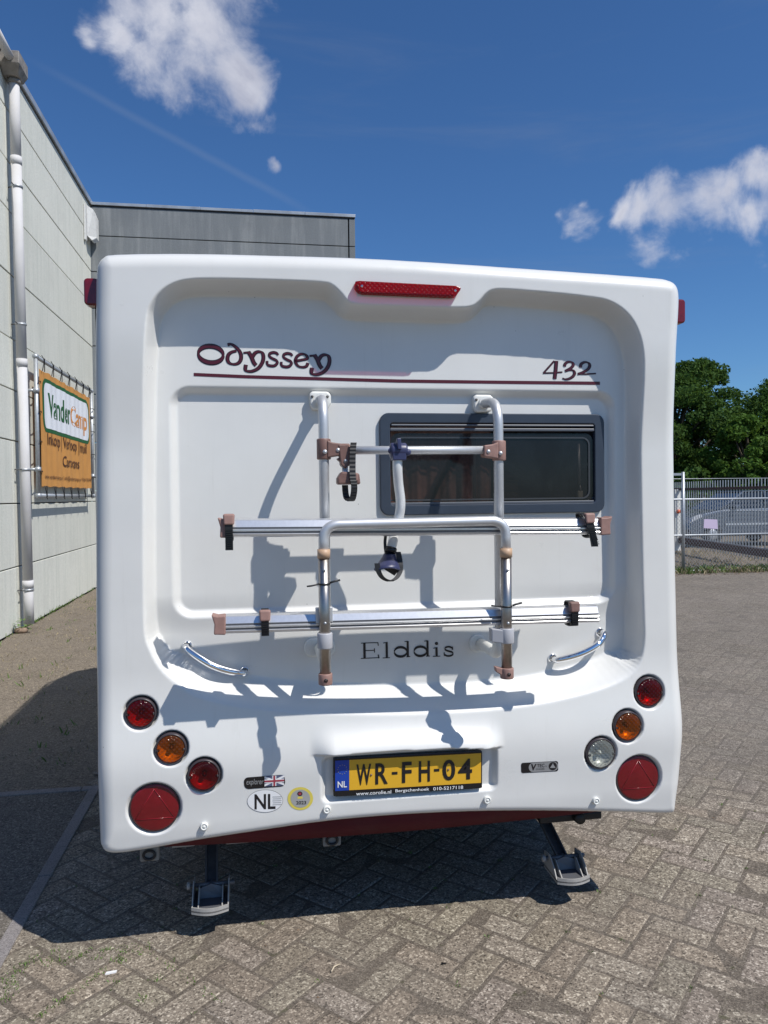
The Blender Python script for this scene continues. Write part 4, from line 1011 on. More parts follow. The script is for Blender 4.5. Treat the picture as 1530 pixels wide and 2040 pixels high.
# upper crossbar with T clamps
zc = at(800, 898, YP - .005).z
xa, xb = at(655, 898, YP).x, at(985, 898, YP).x
obj('crossbar', MB().tube([V(xa, YP - .004, zc + .002), V(xb, YP - .004, zc + .002)], .0145, 18), alu, bk)
def clampT(xp, dirn, zc_):
    mb = MB().tube([V(xp, YP, zc_ - .036), V(xp, YP, zc_ + .036)], .0245, 20)
    mb.prism([V(xp + dirn * .01, YP - .026, zc_ - .030), V(xp + dirn * .062, YP - .026, zc_ - .022), V(xp + dirn * .062, YP - .026, zc_ + .018), V(xp + dirn * .03, YP - .026, zc_ + .022), V(xp + dirn * .01, YP - .026, zc_ + .03)], (0, .05, 0))
    c = obj('tee_clamp', mb, pink if dirn < 0 else pinkd, bk, bevel=.004)
    for dx, dz in ((.002, -.01), (.047, -.004)): obj('clamp_rivet', MB().lathe(V(xp + dirn * dx, YP - .027, zc_ + dz), (0, -1, 0), [(.008, -.003), (.006, .002), (.0001, .003)], 12), alu, c)
clampT(at(645, 895, YP).x, 1, at(645, 895, YP).z); clampT(at(994, 898, YP).x, -1, at(994, 898, YP).z)
# U shaped tube and stainless legs
xl, xr = at(645, 1100, YU).x, at(1008, 1100, YU).x; zt = at(800, 1043, YU).z; zb = at(645, 1112, YU).z
obj('u_tube', MB().tube(fillet([V(xl, YU, zb), V(xl, YU, zt), V(xr, YU, zt + .004), V(xr, YU, zb)], .085, 14), .0172, 22), alu, bk)
for sgn, x, yc, ys, ye, yz, ycl in ((-1, xl, 1103, 1113, 1345, 1163, 1276), (1, xr, 1101, 1111, 1333, 1208, 1266)):
    px_ = 645 if sgn < 0 else 1008
    obj('beige_collar', MB().tube([at(px_, yc + 9, YU), at(px_, yc - 9, YU)], .0215, 20), beige, bk)
    lg = obj('steel_leg', MB().tube([V(x, YU, at(px_, ye, YU).z), V(x, YU, at(px_, ys, YU).z)], .0188, 24), steel, bk)
    for yy in (1135, 1240): obj('leg_rivet', MB().lathe(V(x, YU - .0185, at(px_, yy, YU).z), (0, -1, 0), [(.006, -.003), (.0045, .002), (.0001, .003)], 10), galv, lg)
    zc2 = at(px_, ye + 8, YU).z
    ec = MB().tube([V(x, YU, zc2 - .018), V(x, YU, zc2 + .020)], .0235, 20)
    if sgn > 0: ec.prism([V(x - .01, YU - .012, zc2 - .012), V(x - .01, YU - .012, zc2 + .018), V(x - .045, YU - .012, zc2 + .026), V(x - .042, YU - .012, zc2 + .008)], (0, .024, 0))
    e_ = obj('leg_end_cap', ec, pink, bk, bevel=.003)
    obj('cap_screw', MB().lathe(V(x, YU - .0232, zc2), (0, -1, 0), [(.0065, -.001), (.0065, .001), (.0001, .0)], 12), blackp, e_)
    zz = at(px_, yz, YU).z; zt_ = MB().tube([V(x, YU, zz - .003), V(x, YU, zz + .003)], .0205, 20)
    zt_.tube([V(x - .018, YU - .012, zz + .001), V(x - .042, YU - .014, zz - .004 * -sgn), V(x - .058, YU - .01, zz - .006 * -sgn)], .0028, 6)
    zt_.tube([V(x + .018, YU - .012, zz + .004), V(x + .03, YU - .014, zz + .008), V(x + .052, YU - .01, zz + .012)], .0035, 6)
    obj('cable_tie', zt_, blackp, bk)
    # lower clamp and wall mount
    zcl = at(px_, ycl, YU).z
    cl = MB().tube([V(x, YU, zcl - .026), V(x, YU, zcl + .026)], .0255, 22)
    if sgn > 0: cl.prism([V(x, YU + .024, zcl - .026), V(x, YU - .024, zcl - .026), V(x - .055, YU - .006, zcl - .02), V(x - .055, YU + .03, zcl - .02)], (0, 0, .046))
    obj('leg_clamp', cl, plastic_g, bk, bevel=.003)
    mxp = (637, 1290) if sgn < 0 else (952, 1282)
    c = sf(at(*mxp, 2.79), 0)
    pl = MB().prism([(c.x + q1, c.y + .004, c.z + q2) for q1, q2 in rrect(0, 0, .058 if sgn < 0 else .032, .034, .03)], (0, -.02, 0))
    ob_ = obj('wall_plate', pl, plastic_w, bk, bevel=.006)
    xp = at(645 if sgn < 0 else 993, 1285, YP).x
    obj('mount_elbow', MB().tube(fillet([V(c.x + (.0 if sgn < 0 else .01), c.y - .01, c.z), V(xp, YP + .01, c.z - .006), V(xp, YP, c.z + .05)], .05, 8), .021, 18), plastic_w, ob_)
# rails
def rail(p0, p1, name='wheel_rail'):
    # cross-section (y, z): slanted top flank, two grooves in front, lower lip
    sec = [(-.020, .004), (-.010, .026), (.004, .031), (.024, .031), (.026, .027), (.008, .024), (-.002, .010), (.0, .004), (.026, .0), (.026, -.028), (-.012, -.030),
           (-.026, -.026), (-.027, -.018), (-.020, -.016), (-.020, -.011), (-.027, -.010), (-.027, -.004), (-.020, -.003)]
    d = p1 - p0
    r = obj(name, MB().prism([V(p0.x, p0.y + a, p0.z + b) for a, b in sec], d), alu2, bk, bevel=.0008, seg=1)
    obj('rail_groove', MB().prism([V(p0.x + .001, p0.y + a, p0.z + b) for a, b in ((-.0205, -.0165), (-.0205, -.0105), (-.019, -.0105), (-.019, -.0165))], d * .998).prism([V(p0.x + .001, p0.y + a, p0.z + b) for a, b in ((-.0205, -.0035), (-.0205, .0035), (-.019, .0035), (-.019, -.0035))], d * .998), groove, r)
    return r
ra, rb = at(462, 1052, YR), at(1190, 1048, YR); rail(ra, rb)
rc, rd = at(450, 1243, YR), at(1188, 1222, YR); rail(rc, rd)
def endcap(p, sgn, m):
    w_ = .045
    mb = MB().prism([V(p.x, YR - .030, p.z - .032), V(p.x, YR - .030, p.z + .032), V(p.x - sgn * w_ * .55, YR - .030, p.z + .030), V(p.x - sgn * w_, YR - .030, p.z + .036), V(p.x - sgn * w_ * .8, YR - .030, p.z + .004), V(p.x - sgn * w_ * .85, YR - .030, p.z - .030)], (0, .058, 0))
    obj('rail_end_cap', mb, m, bk, bevel=.004)
endcap(ra, 1, pink); endcap(rc, 1, pink); endcap(rb, -1, pink)
def strap(p, m, tilt=0.0, hang=.035):
    w_ = .0125
    loop = [V(0, -.034, -.036 - hang * .3), V(0, -.037, .0), V(0, -.032, .036), V(0, .0, .045), V(0, .03, .036), V(0, .034, -.03), V(0, .0, -.040), V(0, -.030, -.036)]
    P = catmull([V(p.x + tilt * v.z, p.y + v.y, p.z + v.z) for v in loop], 4)
    mb = MB(); n = len(P)
    for s in (0,):
        vs = []
        for i, q in enumerate(P):
            T = (P[min(i + 1, n - 1)] - P[max(i - 1, 0)]).normalized(); nn = T.cross(V(1, 0, 0)).normalized() * .0022
            vs += [q + V(-w_, 0, 0) + nn, q + V(w_, 0, 0) + nn, q + V(w_, 0, 0) - nn, q + V(-w_, 0, 0) - nn]
        fs = []
        for i in range(n - 1):
            for k in range(4): fs.append((i * 4 + k, i * 4 + (k + 1) % 4, (i + 1) * 4 + (k + 1) % 4, (i + 1) * 4 + k))
        mb.add(vs, fs)
    mb.prism([V(p.x - w_ + tilt * -.05, p.y - .037, p.z - .036 - hang), V(p.x + w_ - tilt * .05, p.y - .037, p.z - .036 - hang), V(p.x + w_, p.y - .039, p.z + .02), V(p.x - w_, p.y - .039, p.z + .02)], (0, .004, 0))
    st_ = obj('strap', mb, blackp, bk)
    for k in range(9):
        z = p.z - .036 - hang + .008 + k * .007
        obj('strap_ridge', MB().box((p.x - w_ * .8 + tilt * (z - p.z), p.y - .0405, z), (p.x + w_ * .8 + tilt * (z - p.z), p.y - .0375, z + .003)), blackg, st_)
    obj('strap_buckle', MB().prism([V(p.x - .017, p.y - .045, p.z + .012), V(p.x + .017, p.y - .045, p.z + .012), V(p.x + .019, p.y - .04, p.z + .048), V(p.x - .019, p.y - .04, p.z + .048)], (0, .022, 0)), m, st_, bevel=.006, seg=3)
strap(V(at(457, 1050, YR).x, YR, ra.z), pink); strap(V(at(1167, 1048, YR).x, YR, rb.z), pink, -.35)
strap(V(at(528, 1240, YR).x, YR, at(528, 1241, YR).z), pink, 0, .0); strap(V(at(1137, 1223, YR).x, YR, at(1137, 1223, YR).z), pinkd, 0, .0)
for x, y in ((633, 1240), (657, 1237)): obj('rail_bolt', MB().box((at(x, y, YR).x - .008, YR - .03, at(x, y, YR).z + .0), (at(x, y, YR).x + .008, YR + .0, at(x, y, YR).z + .052)), alu, bk, bevel=.003)
# frame holder on the left of the crossbar
hx = at(684, 900, YP).x; hz = zc
mb = MB().tube([V(hx - .016, YP - .004, hz), V(hx + .022, YP - .004, hz)], .0255, 18)
mb.prism([V(hx - .020, YP - .03, hz + .02), V(hx + .016, YP - .03, hz + .022), V(hx + .02, YP - .03, hz - .05), V(hx + .002, YP - .03, hz - .062), V(hx - .012, YP - .03, hz - .05)], (0, .05, 0))
mb.prism([V(hx - .026, YP - .02, hz - .028), V(hx - .008, YP - .02, hz - .02), V(hx - .008, YP - .02, hz - .044)], (0, .03, 0))
fh = obj('frame_holder', mb, pinkd, bk, bevel=.004)
obj('holder_rivet', MB().lathe(V(hx + .004, YP - .031, hz - .036), (0, -1, 0), [(.007, -.002), (.005, .002), (.0001, .003)], 10), galv, fh)
obj('holder_stem', MB().tube([V(hx + .004, YP - .01, hz - .055), V(hx + .006, YP - .012, hz - .11)], .011, 12), alu, fh)
gx = at(694, 955, YP - .02).x; gz2 = at(694, 955, YP - .02).z
gr = MB().prism([V(gx - .040, YP - .045, gz2 - .018), V(gx + .040, YP - .045, gz2 - .018), V(gx + .036, YP - .045, gz2 + .020), V(gx + .004, YP - .045, gz2 + .026), V(gx - .026, YP - .045, gz2 + .026), V(gx - .040, YP - .045, gz2 + .004)], (0, .06, 0))
obj('holder_grip', gr, pinkd, fh, bevel=.007, seg=3)
obj('grip_face', MB().box((gx + .006, YP - .05, gz2 - .006), (gx + .030, YP - .044, gz2 + .02)), pink, fh, bevel=.004)
sx_ = at(702, 900, YP - .03).x
def flatstrap(P, hw, th, nm, parent, ridges=True):
    P = catmull(P, 6); n = len(P); vs = []
    for i, q in enumerate(P):
        T = (P[min(i + 1, n - 1)] - P[max(i - 1, 0)]).normalized(); nn = T.cross(V(1, 0, 0)); nn = nn.normalized() * th
        if ridges and i % 2: nn = nn * 1.5
        vs += [q + V(-hw, 0, 0) + nn, q + V(hw, 0, 0) + nn, q + V(hw, 0, 0) - nn, q + V(-hw, 0, 0) - nn]
    fs = []
    for i in range(n - 1):
        for k in range(4): fs.append((i * 4 + k, i * 4 + (k + 1) % 4, (i + 1) * 4 + (k + 1) % 4, (i + 1) * 4 + k))
    return obj(nm, MB().add(vs, fs), blackp, parent)
zz = lambda y: at(702, y, YP - .03).z
flatstrap([V(sx_ + .004, YP - .035, zz(882)), V(sx_, YP - .04, zz(900)), V(sx_ - .002, YP - .045, zz(925)), V(sx_ - .003, YP - .055, zz(950)), V(sx_ + .001, YP - .06, zz(968)), V(sx_ + .0, YP - .05, zz(985)), V(sx_ - .006, YP - .03, zz(996)), V(sx_ - .02, YP - .005, zz(990)), V(sx_ - .024, YP + .0, zz(966))], .0105, .003, 'holder_strap', fh)
# navy clamp on the crossbar with the long bent arm
nx_ = at(793, 896, YP).x
mb = MB().tube([V(nx_ - .031, YP - .004, hz), V(nx_ - .026, YP - .004, hz), V(nx_ + .026, YP - .004, hz), V(nx_ + .031, YP - .004, hz)], [.020, .028, .028, .020], 20)
mb.prism([V(nx_ - .024, YP - .03, hz - .034), V(nx_ + .024, YP - .03, hz - .034), V(nx_ + .024, YP - .03, hz + .012), V(nx_ - .024, YP - .03, hz + .012)], (0, .05, 0))
mb.lathe(V(nx_ + .03, YP - .02, hz - .006), (0, -1, 0), [(.0001, .012), (.011, .010), (.013, 0), (.013, -.02)], 14).lathe(V(nx_ - .03, YP - .01, hz), (0, -1, 0), [(.0001, .012), (.009, .010), (.011, 0), (.011, -.02)], 14)
mb.prism([V(nx_ - .008, YP - .042, hz + .002), V(nx_ + .006, YP - .042, hz + .002), V(nx_ + .004, YP - .038, hz + .042), V(nx_ - .010, YP - .038, hz + .042)], (0, .02, 0))
nc = obj('arm_clamp', mb, navy, bk, bevel=.003)
YA = YP - .005
AP = [at(792, 905, YA), at(792, 935, YA), at(794, 965, YA + .01), at(798, 1000, YA + .02), at(795, 1030, YA + .03), at(787, 1060, YA + .02), at(780, 1090, YA), at(777, 1102, YA - .01)]
obj('bent_arm', MB().tube(catmull(AP, 6), .0172, 20), mat('white_arm_paint', (.70, .70, .69), .35, metal=.2), bk)
e = at(777, 1098, YA - .01)
ah = obj('arm_holder', MB().tube([at(779, 1092, YA - .006), at(777, 1102, YA - .012)], .0215, 20), blackg, bk)
top_c, mid_c = at(776, 1103, YA - .02), at(772, 1128, YA - .04)
cup = MB(); seg = 28; rings = []
for k, (c, rx, ry, dz) in enumerate(((top_c, .020, .018, 0), (at(775, 1112, YA - .03), .027, .024, 0), (at(773, 1122, YA - .045), .038, .032, .003), (at(771, 1130, YA - .06), .046, .036, .006), (at(771, 1133, YA - .062), .042, .032, .006), (at(773, 1124, YA - .04), .030, .026, 0), (at(775, 1115, YA - .03), .012, .012, 0))):
    for j in range(seg):
        a = 2 * math.pi * j / seg
        cup.v.append((c.x + rx * math.cos(a), c.y + ry * math.sin(a), c.z - dz * math.cos(2 * a) * 1.2 + .10 * ry * math.sin(a)))
for k in range(6):
    for j in range(seg):
        j2 = (j + 1) % seg; cup.f.append((k * seg + j, k * seg + j2, (k + 1) * seg + j2, (k + 1) * seg + j)); cup.sm.append(True)
obj('holder_cup', cup, navy, ah)
flatstrap([at(751, 1122, YA - .08), at(754, 1138, YA - .082), at(762, 1151, YA - .08), at(776, 1157, YA - .075), at(789, 1152, YA - .07), at(797, 1138, YA - .06), at(797, 1120, YA - .05), at(793, 1100, YA - .03)], .009, .0028, 'holder_strap', ah, False)
mb = MB(); mb.add([at(758, 1126, YA - .05), at(775, 1128, YA - .07), at(794, 1135, YA - .05), at(786, 1146, YA - .045), at(772, 1143, YA - .045)], [(0, 1, 2, 3, 4)])
obj('rubber_pad', MB().prism([at(757, 1123, YA - .05), at(768, 1129, YA - .06), at(780, 1130, YA - .06), at(796, 1134, YA - .05), at(786, 1147, YA - .05), at(768, 1136, YA - .05)], (0, .02, 0)), blackp, ah)
flatstrap([at(768, 1068, YA + .0), at(767, 1080, YA), at(768, 1095, YA - .01), at(771, 1104, YA - .03)], .005, .003, 'arm_strap', ah, False)

# ------------------------------------------------------------------ fence, gate, car beyond
def lerp(a, b, t): return a + (b - a) * t
YF = 14.2
cf = thing('chain_link_fence', 'grey chain link fence with tube rails beyond the yard', 'fence', (9.5, YF, 0))
for x in (2.9, 5.7, 8.51, 11.3, 14.1):
    obj('fence_post', MB().tube([V(x, YF, -.05), V(x, YF, 2.06)], .032, 12), galv, cf)
for z, r in ((1.50, .021), (.765, .019), (.035, .016), (1.92, .006)):
    obj('fence_rail', MB().tube([V(1.95, YF, z), V(14.1, YF, z)], r, 8), galv, cf)
mb = MB(); r = .0026; pitch = .068; z0, z1 = .03, 1.5; hgt = z1 - z0
x = 2.0 - hgt
while x < 14.1:
    for s in (1, -1):
        xa_, xb_ = (x, x + hgt * .8) if s > 0 else (x + hgt * .8, x)
        a, b_ = V(xa_, YF + .012 * s * .3, z0), V(xb_, YF + .012 * s * .3, z1)
        if max(a.x, b_.x) < 2.0 or min(a.x, b_.x) > 14.1: continue
        mb.tube([a, b_], r, 4, caps=False)
    x += pitch
o = obj('wire_mesh', mb, galv, cf); o['kind'] = 'stuff'
tag(obj('fence_sign', MB().prism([at(1402, 1052, YF - .03), at(1430, 1054, YF - .03), at(1429, 1035, YF - .03), at(1403, 1034, YF - .03)], (0, .006, 0)), pinkpl, loc=at(1415, 1043, YF)), 'small pale lilac plate hung on the chain link fence', 'sign')
# bar gate standing open behind
gt = thing('bar_gate', 'grey steel bar gate on a brown beam behind the chain link fence', 'gate', (10.9, 17, 0))
ga, gb_ = V(10.70, 14.34, 0), V(11.95, 21.6, 0)
n = 50
for k in range(n + 1):
    p = lerp(ga, gb_, k / n); s = .009
    obj('gate_bar', MB().prism([V(p.x - s, p.y - s, .15), V(p.x + s, p.y - s, .15), V(p.x + s, p.y + s, .15), V(p.x - s, p.y + s, .15)], (0, 0, 1.93 - .15)), galv, gt)
for z, hgt, wd, m in ((.22, .16, .05, rustb), (1.70, .06, .03, rustb)):
    nn = V(-(gb_ - ga).y, (gb_ - ga).x, 0).normalized() * wd
    obj('gate_beam', MB().prism([ga + nn + V(0, 0, z), ga - nn + V(0, 0, z), ga - nn + V(0, 0, z + hgt), ga + nn + V(0, 0, z + hgt)], gb_ - ga), m, gt)
obj('top_flat', MB().prism([ga + V(-.02, 0, .39), ga + V(.02, 0, .39), ga + V(.02, 0, .41), ga + V(-.02, 0, .41)], gb_ - ga), galv, gt)
wp = thing('gate_post', 'white gate post with a round orange reflector behind the fence', 'post', at(1354, 1065, 19.5))
a, b_ = at(1345, 975, 19.5), at(1356, 975, 19.5)
obj('post', MB().box((a.x, 19.5, 0), (b_.x, 19.62, b_.z)), plastic_w, wp, bevel=.01)
c = at(1352.5, 1019, 19.45); obj('orange_disc', MB().lathe(c, (0, -1, 0), [(.0001, .03), (.04, .025), (.055, .01), (.055, -.04)], 20), orangem, wp)
a = at(1340, 946, 21); obj('post_cap_rail', MB().box((a.x - 1.5, 21, a.z - .02), (a.x + .33, 21.1, a.z + .05)), galv, wp)

# parked car, nose to the left
def build_car(ox, oy):
    car = thing('parked_car', 'blue-grey hatchback car parked behind the gate', 'car', (ox, oy, 0))
    L, Wd_ = 4.2, 1.72
    low = [(0.05, .25), (0.0, .45), (.05, .62), (.18, .76), (.55, .88), (1.15, .98), (3.9, 1.02), (4.12, .9), (4.2, .55), (4.1, .25)]
    obj('car_body', MB().prism([V(ox + a, oy, b) for a, b in low], (0, Wd_, 0)), carp, car, bevel=.06, seg=3)
    vs = []
    ga_ = [(1.05, .97, .03), (1.95, 1.44, .22), (3.3, 1.46, .22), (4.0, 1.0, .05)]
    for a, b, c in ga_: vs.append(V(ox + a, oy + c, b))
    for a, b, c in ga_: vs.append(V(ox + a, oy + Wd_ - c, b))
    obj('greenhouse', MB().add(vs, [(0, 3, 2, 1), (4, 5, 6, 7), (0, 1, 5, 4), (2, 3, 7, 6), (1, 2, 6, 5)]), carg, car, bevel=.03)
    obj('roof', MB().prism([V(ox + 1.92, oy + .2, 1.445), V(ox + 3.32, oy + .2, 1.465), V(ox + 3.32, oy + Wd_ - .2, 1.465), V(ox + 1.92, oy + Wd_ - .2, 1.445)], (0, 0, .03)), carp, car, bevel=.012)
    for p0, p1 in (((1.08, .99, .03), (1.95, 1.45, .21)), ((2.6, 1.0, .03), (2.65, 1.46, .21)), ((3.3, 1.46, .21), (3.98, 1.01, .04))):
        obj('pillar', MB().tube([V(ox + p0[0], oy + p0[2] - .01, p0[1]), V(ox + p1[0], oy + p1[2] - .01, p1[1])], .028, 8), carp, car)
    for cx in (.8, 3.35):
        for yy in (oy + .06, oy + Wd_ - .06):
            wl = obj('wheel', MB().lathe((ox + cx, yy, .31), (0, 1, 0), [(.18, -.1), (.29, -.1), (.31, -.07), (.31, .07), (.29, .1), (.18, .1)], 28), tyre, car)
            obj('rim', MB().lathe((ox + cx, yy, .31), (0, 1, 0), [(.0001, -.09), (.06, -.1), (.17, -.07), (.19, -.04), (.19, .04), (.0001, .05)], 20), alu, wl)
    obj('headlight', MB().prism([V(ox + .04, oy - .005, .62), V(ox + .45, oy - .005, .78), V(ox + .42, oy - .005, .86), V(ox + .15, oy - .005, .78)], (0, .12, 0)), mat('headlight_glass', (.6, .62, .65), .1), car, bevel=.01)
    obj('side_trim', MB().box((ox + 1.2, oy - .015, .55), (ox + 3.0, oy + .01, .60)).box((ox + 1.1, oy - .012, .93), (ox + 3.7, oy + .01, .95)), alu, car)
    obj('wing_mirror', MB().box((ox + 1.45, oy - .16, .98), (ox + 1.6, oy + .02, 1.10)), carp, car, bevel=.03)
cp = at(1372, 1065, 21.0); build_car(cp.x, 21.0)
bpy.data.objects['parked_car'].scale = (1, 1, 1.13)

# ------------------------------------------------------------------ trees
def leafmat(name, a, b, c):
    m = bpy.data.materials.new(name); m.use_nodes = True; t = NT(m.node_tree); m.node_tree.nodes.clear()
    out = t.n('ShaderNodeOutputMaterial'); p = t.n('ShaderNodeBsdfPrincipled'); p.inputs['Roughness'].default_value = .75; p.inputs['Specular IOR Level'].default_value = .2
    gp = t.n('ShaderNodeNewGeometry').outputs['Position']
    col = t.ramp(t.math('ADD', t.math('MULTIPLY', t.noise(gp, .9, 4), .6), t.math('MULTIPLY', t.noise(gp, 9, 3), .4)), [(.35, a), (.5, b), (.66, c)])
    t.l(col, p.inputs['Base Color']); tr = t.n('ShaderNodeBsdfTranslucent'); t.l(t.mix(.5, col, (.09, .14, .02)), tr.inputs[0])
    mx = t.n('ShaderNodeMixShader'); mx.inputs[0].default_value = .38; t.l(p.outputs[0], mx.inputs[1]); t.l(tr.outputs[0], mx.inputs[2]); t.l(mx.outputs[0], out.inputs[0])
    return m
leafd = leafmat('oak_leaves_dark', (.026, .062, .012), (.056, .12, .024), (.11, .19, .04))
leafl = leafmat('lime_leaves_light', (.04, .09, .014), (.08, .165, .025), (.14, .25, .04))
def leaves(name, parent, m, centers, nper, size, seed):
    rs = np.random.RandomState(seed); cs = []; 
    for (c, r) in centers:
        v = rs.normal(size=(nper, 3)); v /= np.linalg.norm(v, axis=1)[:, None]
        rad = rs.uniform(.35, 1.0, nper) ** .5
        cs.append(np.array(c) + v * rad[:, None] * np.array([r, r, r * .72]))
    P = np.concatenate(cs); n = len(P)
    u = rs.normal(size=(n, 3)); u /= np.linalg.norm(u, axis=1)[:, None]; w_ = rs.normal(size=(n, 3)); w_[:, 2] *= .6
    vv = np.cross(u, w_); vv /= np.linalg.norm(vv, axis=1)[:, None]
    s = rs.uniform(.55, 1.2, n)[:, None] * size
    q_ = np.stack([P - u * s, P + vv * s * .55, P + u * s, P - vv * s * .55], 1).reshape(-1, 3)
    o3 = np.array(ORG[parent.name]); q_ = q_ - o3
    me = bpy.data.meshes.new(name); me.vertices.add(len(q_)); me.vertices.foreach_set('co', q_.ravel().astype(np.float32))
    me.loops.add(len(q_)); me.loops.foreach_set('vertex_index', np.arange(len(q_), dtype=np.int32)); me.polygons.add(n)
    me.polygons.foreach_set('loop_start', np.arange(0, len(q_), 4, dtype=np.int32)); me.update(calc_edges=True); me.materials.append(m)
    o = bpy.data.objects.new(name, me); C.objects.link(o); o.parent = parent; return o
def tree(base, height, rad, m, label, seed, zlow=.22, size=.092, ncl=125, nper=230):
    rr = random.Random(seed); t = thing('leafy_tree', label, 'tree', base, 'trees beyond the fence')
    b = Vector(base); tops = []
    trunk = [b + V(0, 0, -.1), b + V(rr.uniform(-.1, .1), 0, height * .25), b + V(rr.uniform(-.3, .3), rr.uniform(-.2, .2), height * .55), b + V(0, 0, height * .85)]
    obj('trunk', MB().tube(catmull(trunk, 5), [.26 - .22 * i / 15 for i in range(16)], 10), bark, t)
    br = MB(); cl = []
    for k in range(ncl):
        a = rr.uniform(0, 2 * math.pi); hz = zlow + (1 - zlow) * (rr.random() ** .8)
        prof_ = math.sin(math.pi * min(1, (hz - zlow) / (1 - zlow) * .82 + .16)) ** .7
        rd = rad * prof_ * (rr.random() ** .45) * rr.uniform(.8, 1.08)
        c = b + V(math.cos(a) * rd, math.sin(a) * rd, height * hz)
        cl.append((tuple(c), rr.uniform(.38, .78) * rad / 3.2))
        if k % 3 == 0:
            s0 = b + V(0, 0, height * max(.2, hz - .28)); br.tube(catmull([s0, (s0 + c) / 2 + V(0, 0, rr.uniform(-.2, .3)), c], 3), [.07 - .055 * i / 6 for i in range(7)], 6, caps=False)
    obj('branches', br, bark, t)
    leaves('crown', t, m, cl, nper, size, seed)
tree((19.4, 33, 0), 6.9, 3.0, leafd, 'dark green oak tree just right of the caravan edge', 11)
tree((21.4, 34.5, 0), 8.0, 3.1, leafd, 'tallest dark green tree rising above the parked car', 12)
tree((23.0, 29.5, 0), 5.6, 2.9, leafl, 'brighter green rounded tree over the car roof at the right edge', 13)
tree((20.3, 29, 0), 4.7, 2.0, leafl, 'low light green tree in front of the dark oaks', 14, ncl=70)
tree((25.6, 34, 0), 6.9, 3.4, leafd, 'dark green tree cut off by the right edge of the photo', 15)
tree((16.2, 35, 0), 6.4, 3.0, leafd, 'dark green tree hidden mostly behind the caravan side', 16)
def hedge():
    rr = random.Random(5); cl = []
    for k in range(350): cl.append(((rr.uniform(1.5, 31), 28.5 + rr.uniform(-.7, .9), rr.uniform(.2, 2.3)), rr.uniform(.4, .75)))
    base = bpy.data.objects.new('tmp', None); C.objects.link(base); ORG['tmp'] = V(0, 0, 0)
    o = leaves('undergrowth', base, leafd, cl, 90, .13, 77); o.parent = None; bpy.data.objects.remove(base); o['kind'] = 'stuff'; o['label'] = 'dark undergrowth below the trees'
hedge()

# ------------------------------------------------------------------ small growth and litter
def blades(name, spots, m, hmin, hmax, wid, seed, kind='stuff'):
    rr = random.Random(seed); mb = MB()
    for (x, y, z, sp, n) in spots:
        for k in range(n):
            px_, py_ = x + rr.gauss(0, sp), y + rr.gauss(0, sp); h = rr.uniform(hmin, hmax); a = rr.uniform(0, 6.28); b = rr.uniform(0, 6.28); le = rr.uniform(.2, 1.1) * h
            w_ = wid * rr.uniform(.6, 1.3); dx, dy = math.cos(a) * w_, math.sin(a) * w_
            mb.add([(px_ - dx, py_ - dy, z), (px_ + dx, py_ + dy, z), (px_ + dx * .7 + math.cos(b) * le * .5, py_ + dy * .7 + math.sin(b) * le * .5, z + h * .7), (px_ + math.cos(b) * le, py_ + math.sin(b) * le, z + h)], [(0, 1, 2), (0, 2, 3)])
    o = obj(name, mb, m); o['kind'] = kind; return o
weedm = mat('weed_green', (.10, .17, .03), .6, grain=.35, gscale=30)
dryg = mat('dry_grass', (.30, .25, .15), .8, grain=.3, gscale=20)
deadl = mat('dead_leaf_brown', (.16, .095, .05), .8, grain=.4, gscale=60)
sp_ = []
def gl(x, y, sp, n): p = atz(x, y); sp_.append((p.x, p.y, -.003, sp, n))
for x in range(40, 300, 9): gl(x, 1915 + R_.uniform(-14, 14) - (x - 60) * .1, .012, 12)
for x, y in ((35, 1935), (18, 1955), (8, 1985), (25, 1965)): gl(x, y, .016, 40)
gl(243, 1912, .014, 70); gl(314, 1950, .012, 30); gl(228, 1962, .012, 20); gl(285, 1990, .012, 20)
for k in range(24): gl(70 + k * 6 + R_.uniform(-4, 4), 2030 - k * 4.2, .009, 8)
for k in range(22): gl(270 + k * 8, 1880 + k * 5.5, .008, 4)
for k in range(120):      # scattered in the joints of the near paving
    bx = R_.choice(near); c, s_ = math.cos(bx[2]), math.sin(bx[2]); u = R_.uniform(-.1, .1)
    sp_.append((bx[0] + .0575 * s_ + u * c, bx[1] - .0575 * c + u * s_, -.004, .006, R_.choice((2, 3, 5, 9))))
blades('joint_weeds', sp_, weedm, .004, .014, .0022, 3)
sp2 = []
for k in range(520): sp2.append((R_.uniform(-3.0, -.95), R_.uniform(4.6, 14.4), -.01, .05, 6))
blades('dry_grass', sp2, dryg, .006, .03, .004, 4)
sp3 = [(R_.uniform(-3.0, -.9), R_.uniform(4.7, 14), -.008, .03, 5) for _ in range(90)] + [(-3.03, R_.uniform(9.6, 14.5), 0, .03, 7) for _ in range(34)]
blades('sparse_weeds', sp3, weedm, .01, .06, .005, 5)
sp4 = [(R_.uniform(6.5, 12.5), R_.uniform(13.95, 14.5), 0, .05, 12) for _ in range(190)]
blades('fence_weeds', sp4, weedm, .02, .16, .007, 6)
sp5 = [(R_.uniform(6.5, 12.5), R_.uniform(13.85, 14.4), 0, .05, 7) for _ in range(240)] + [(R_.uniform(7.5, 14), R_.uniform(14.5, 20), -.045, .15, 7) for _ in range(300)]
blades('dry_weeds', sp5, dryg, .02, .14, .007, 8)
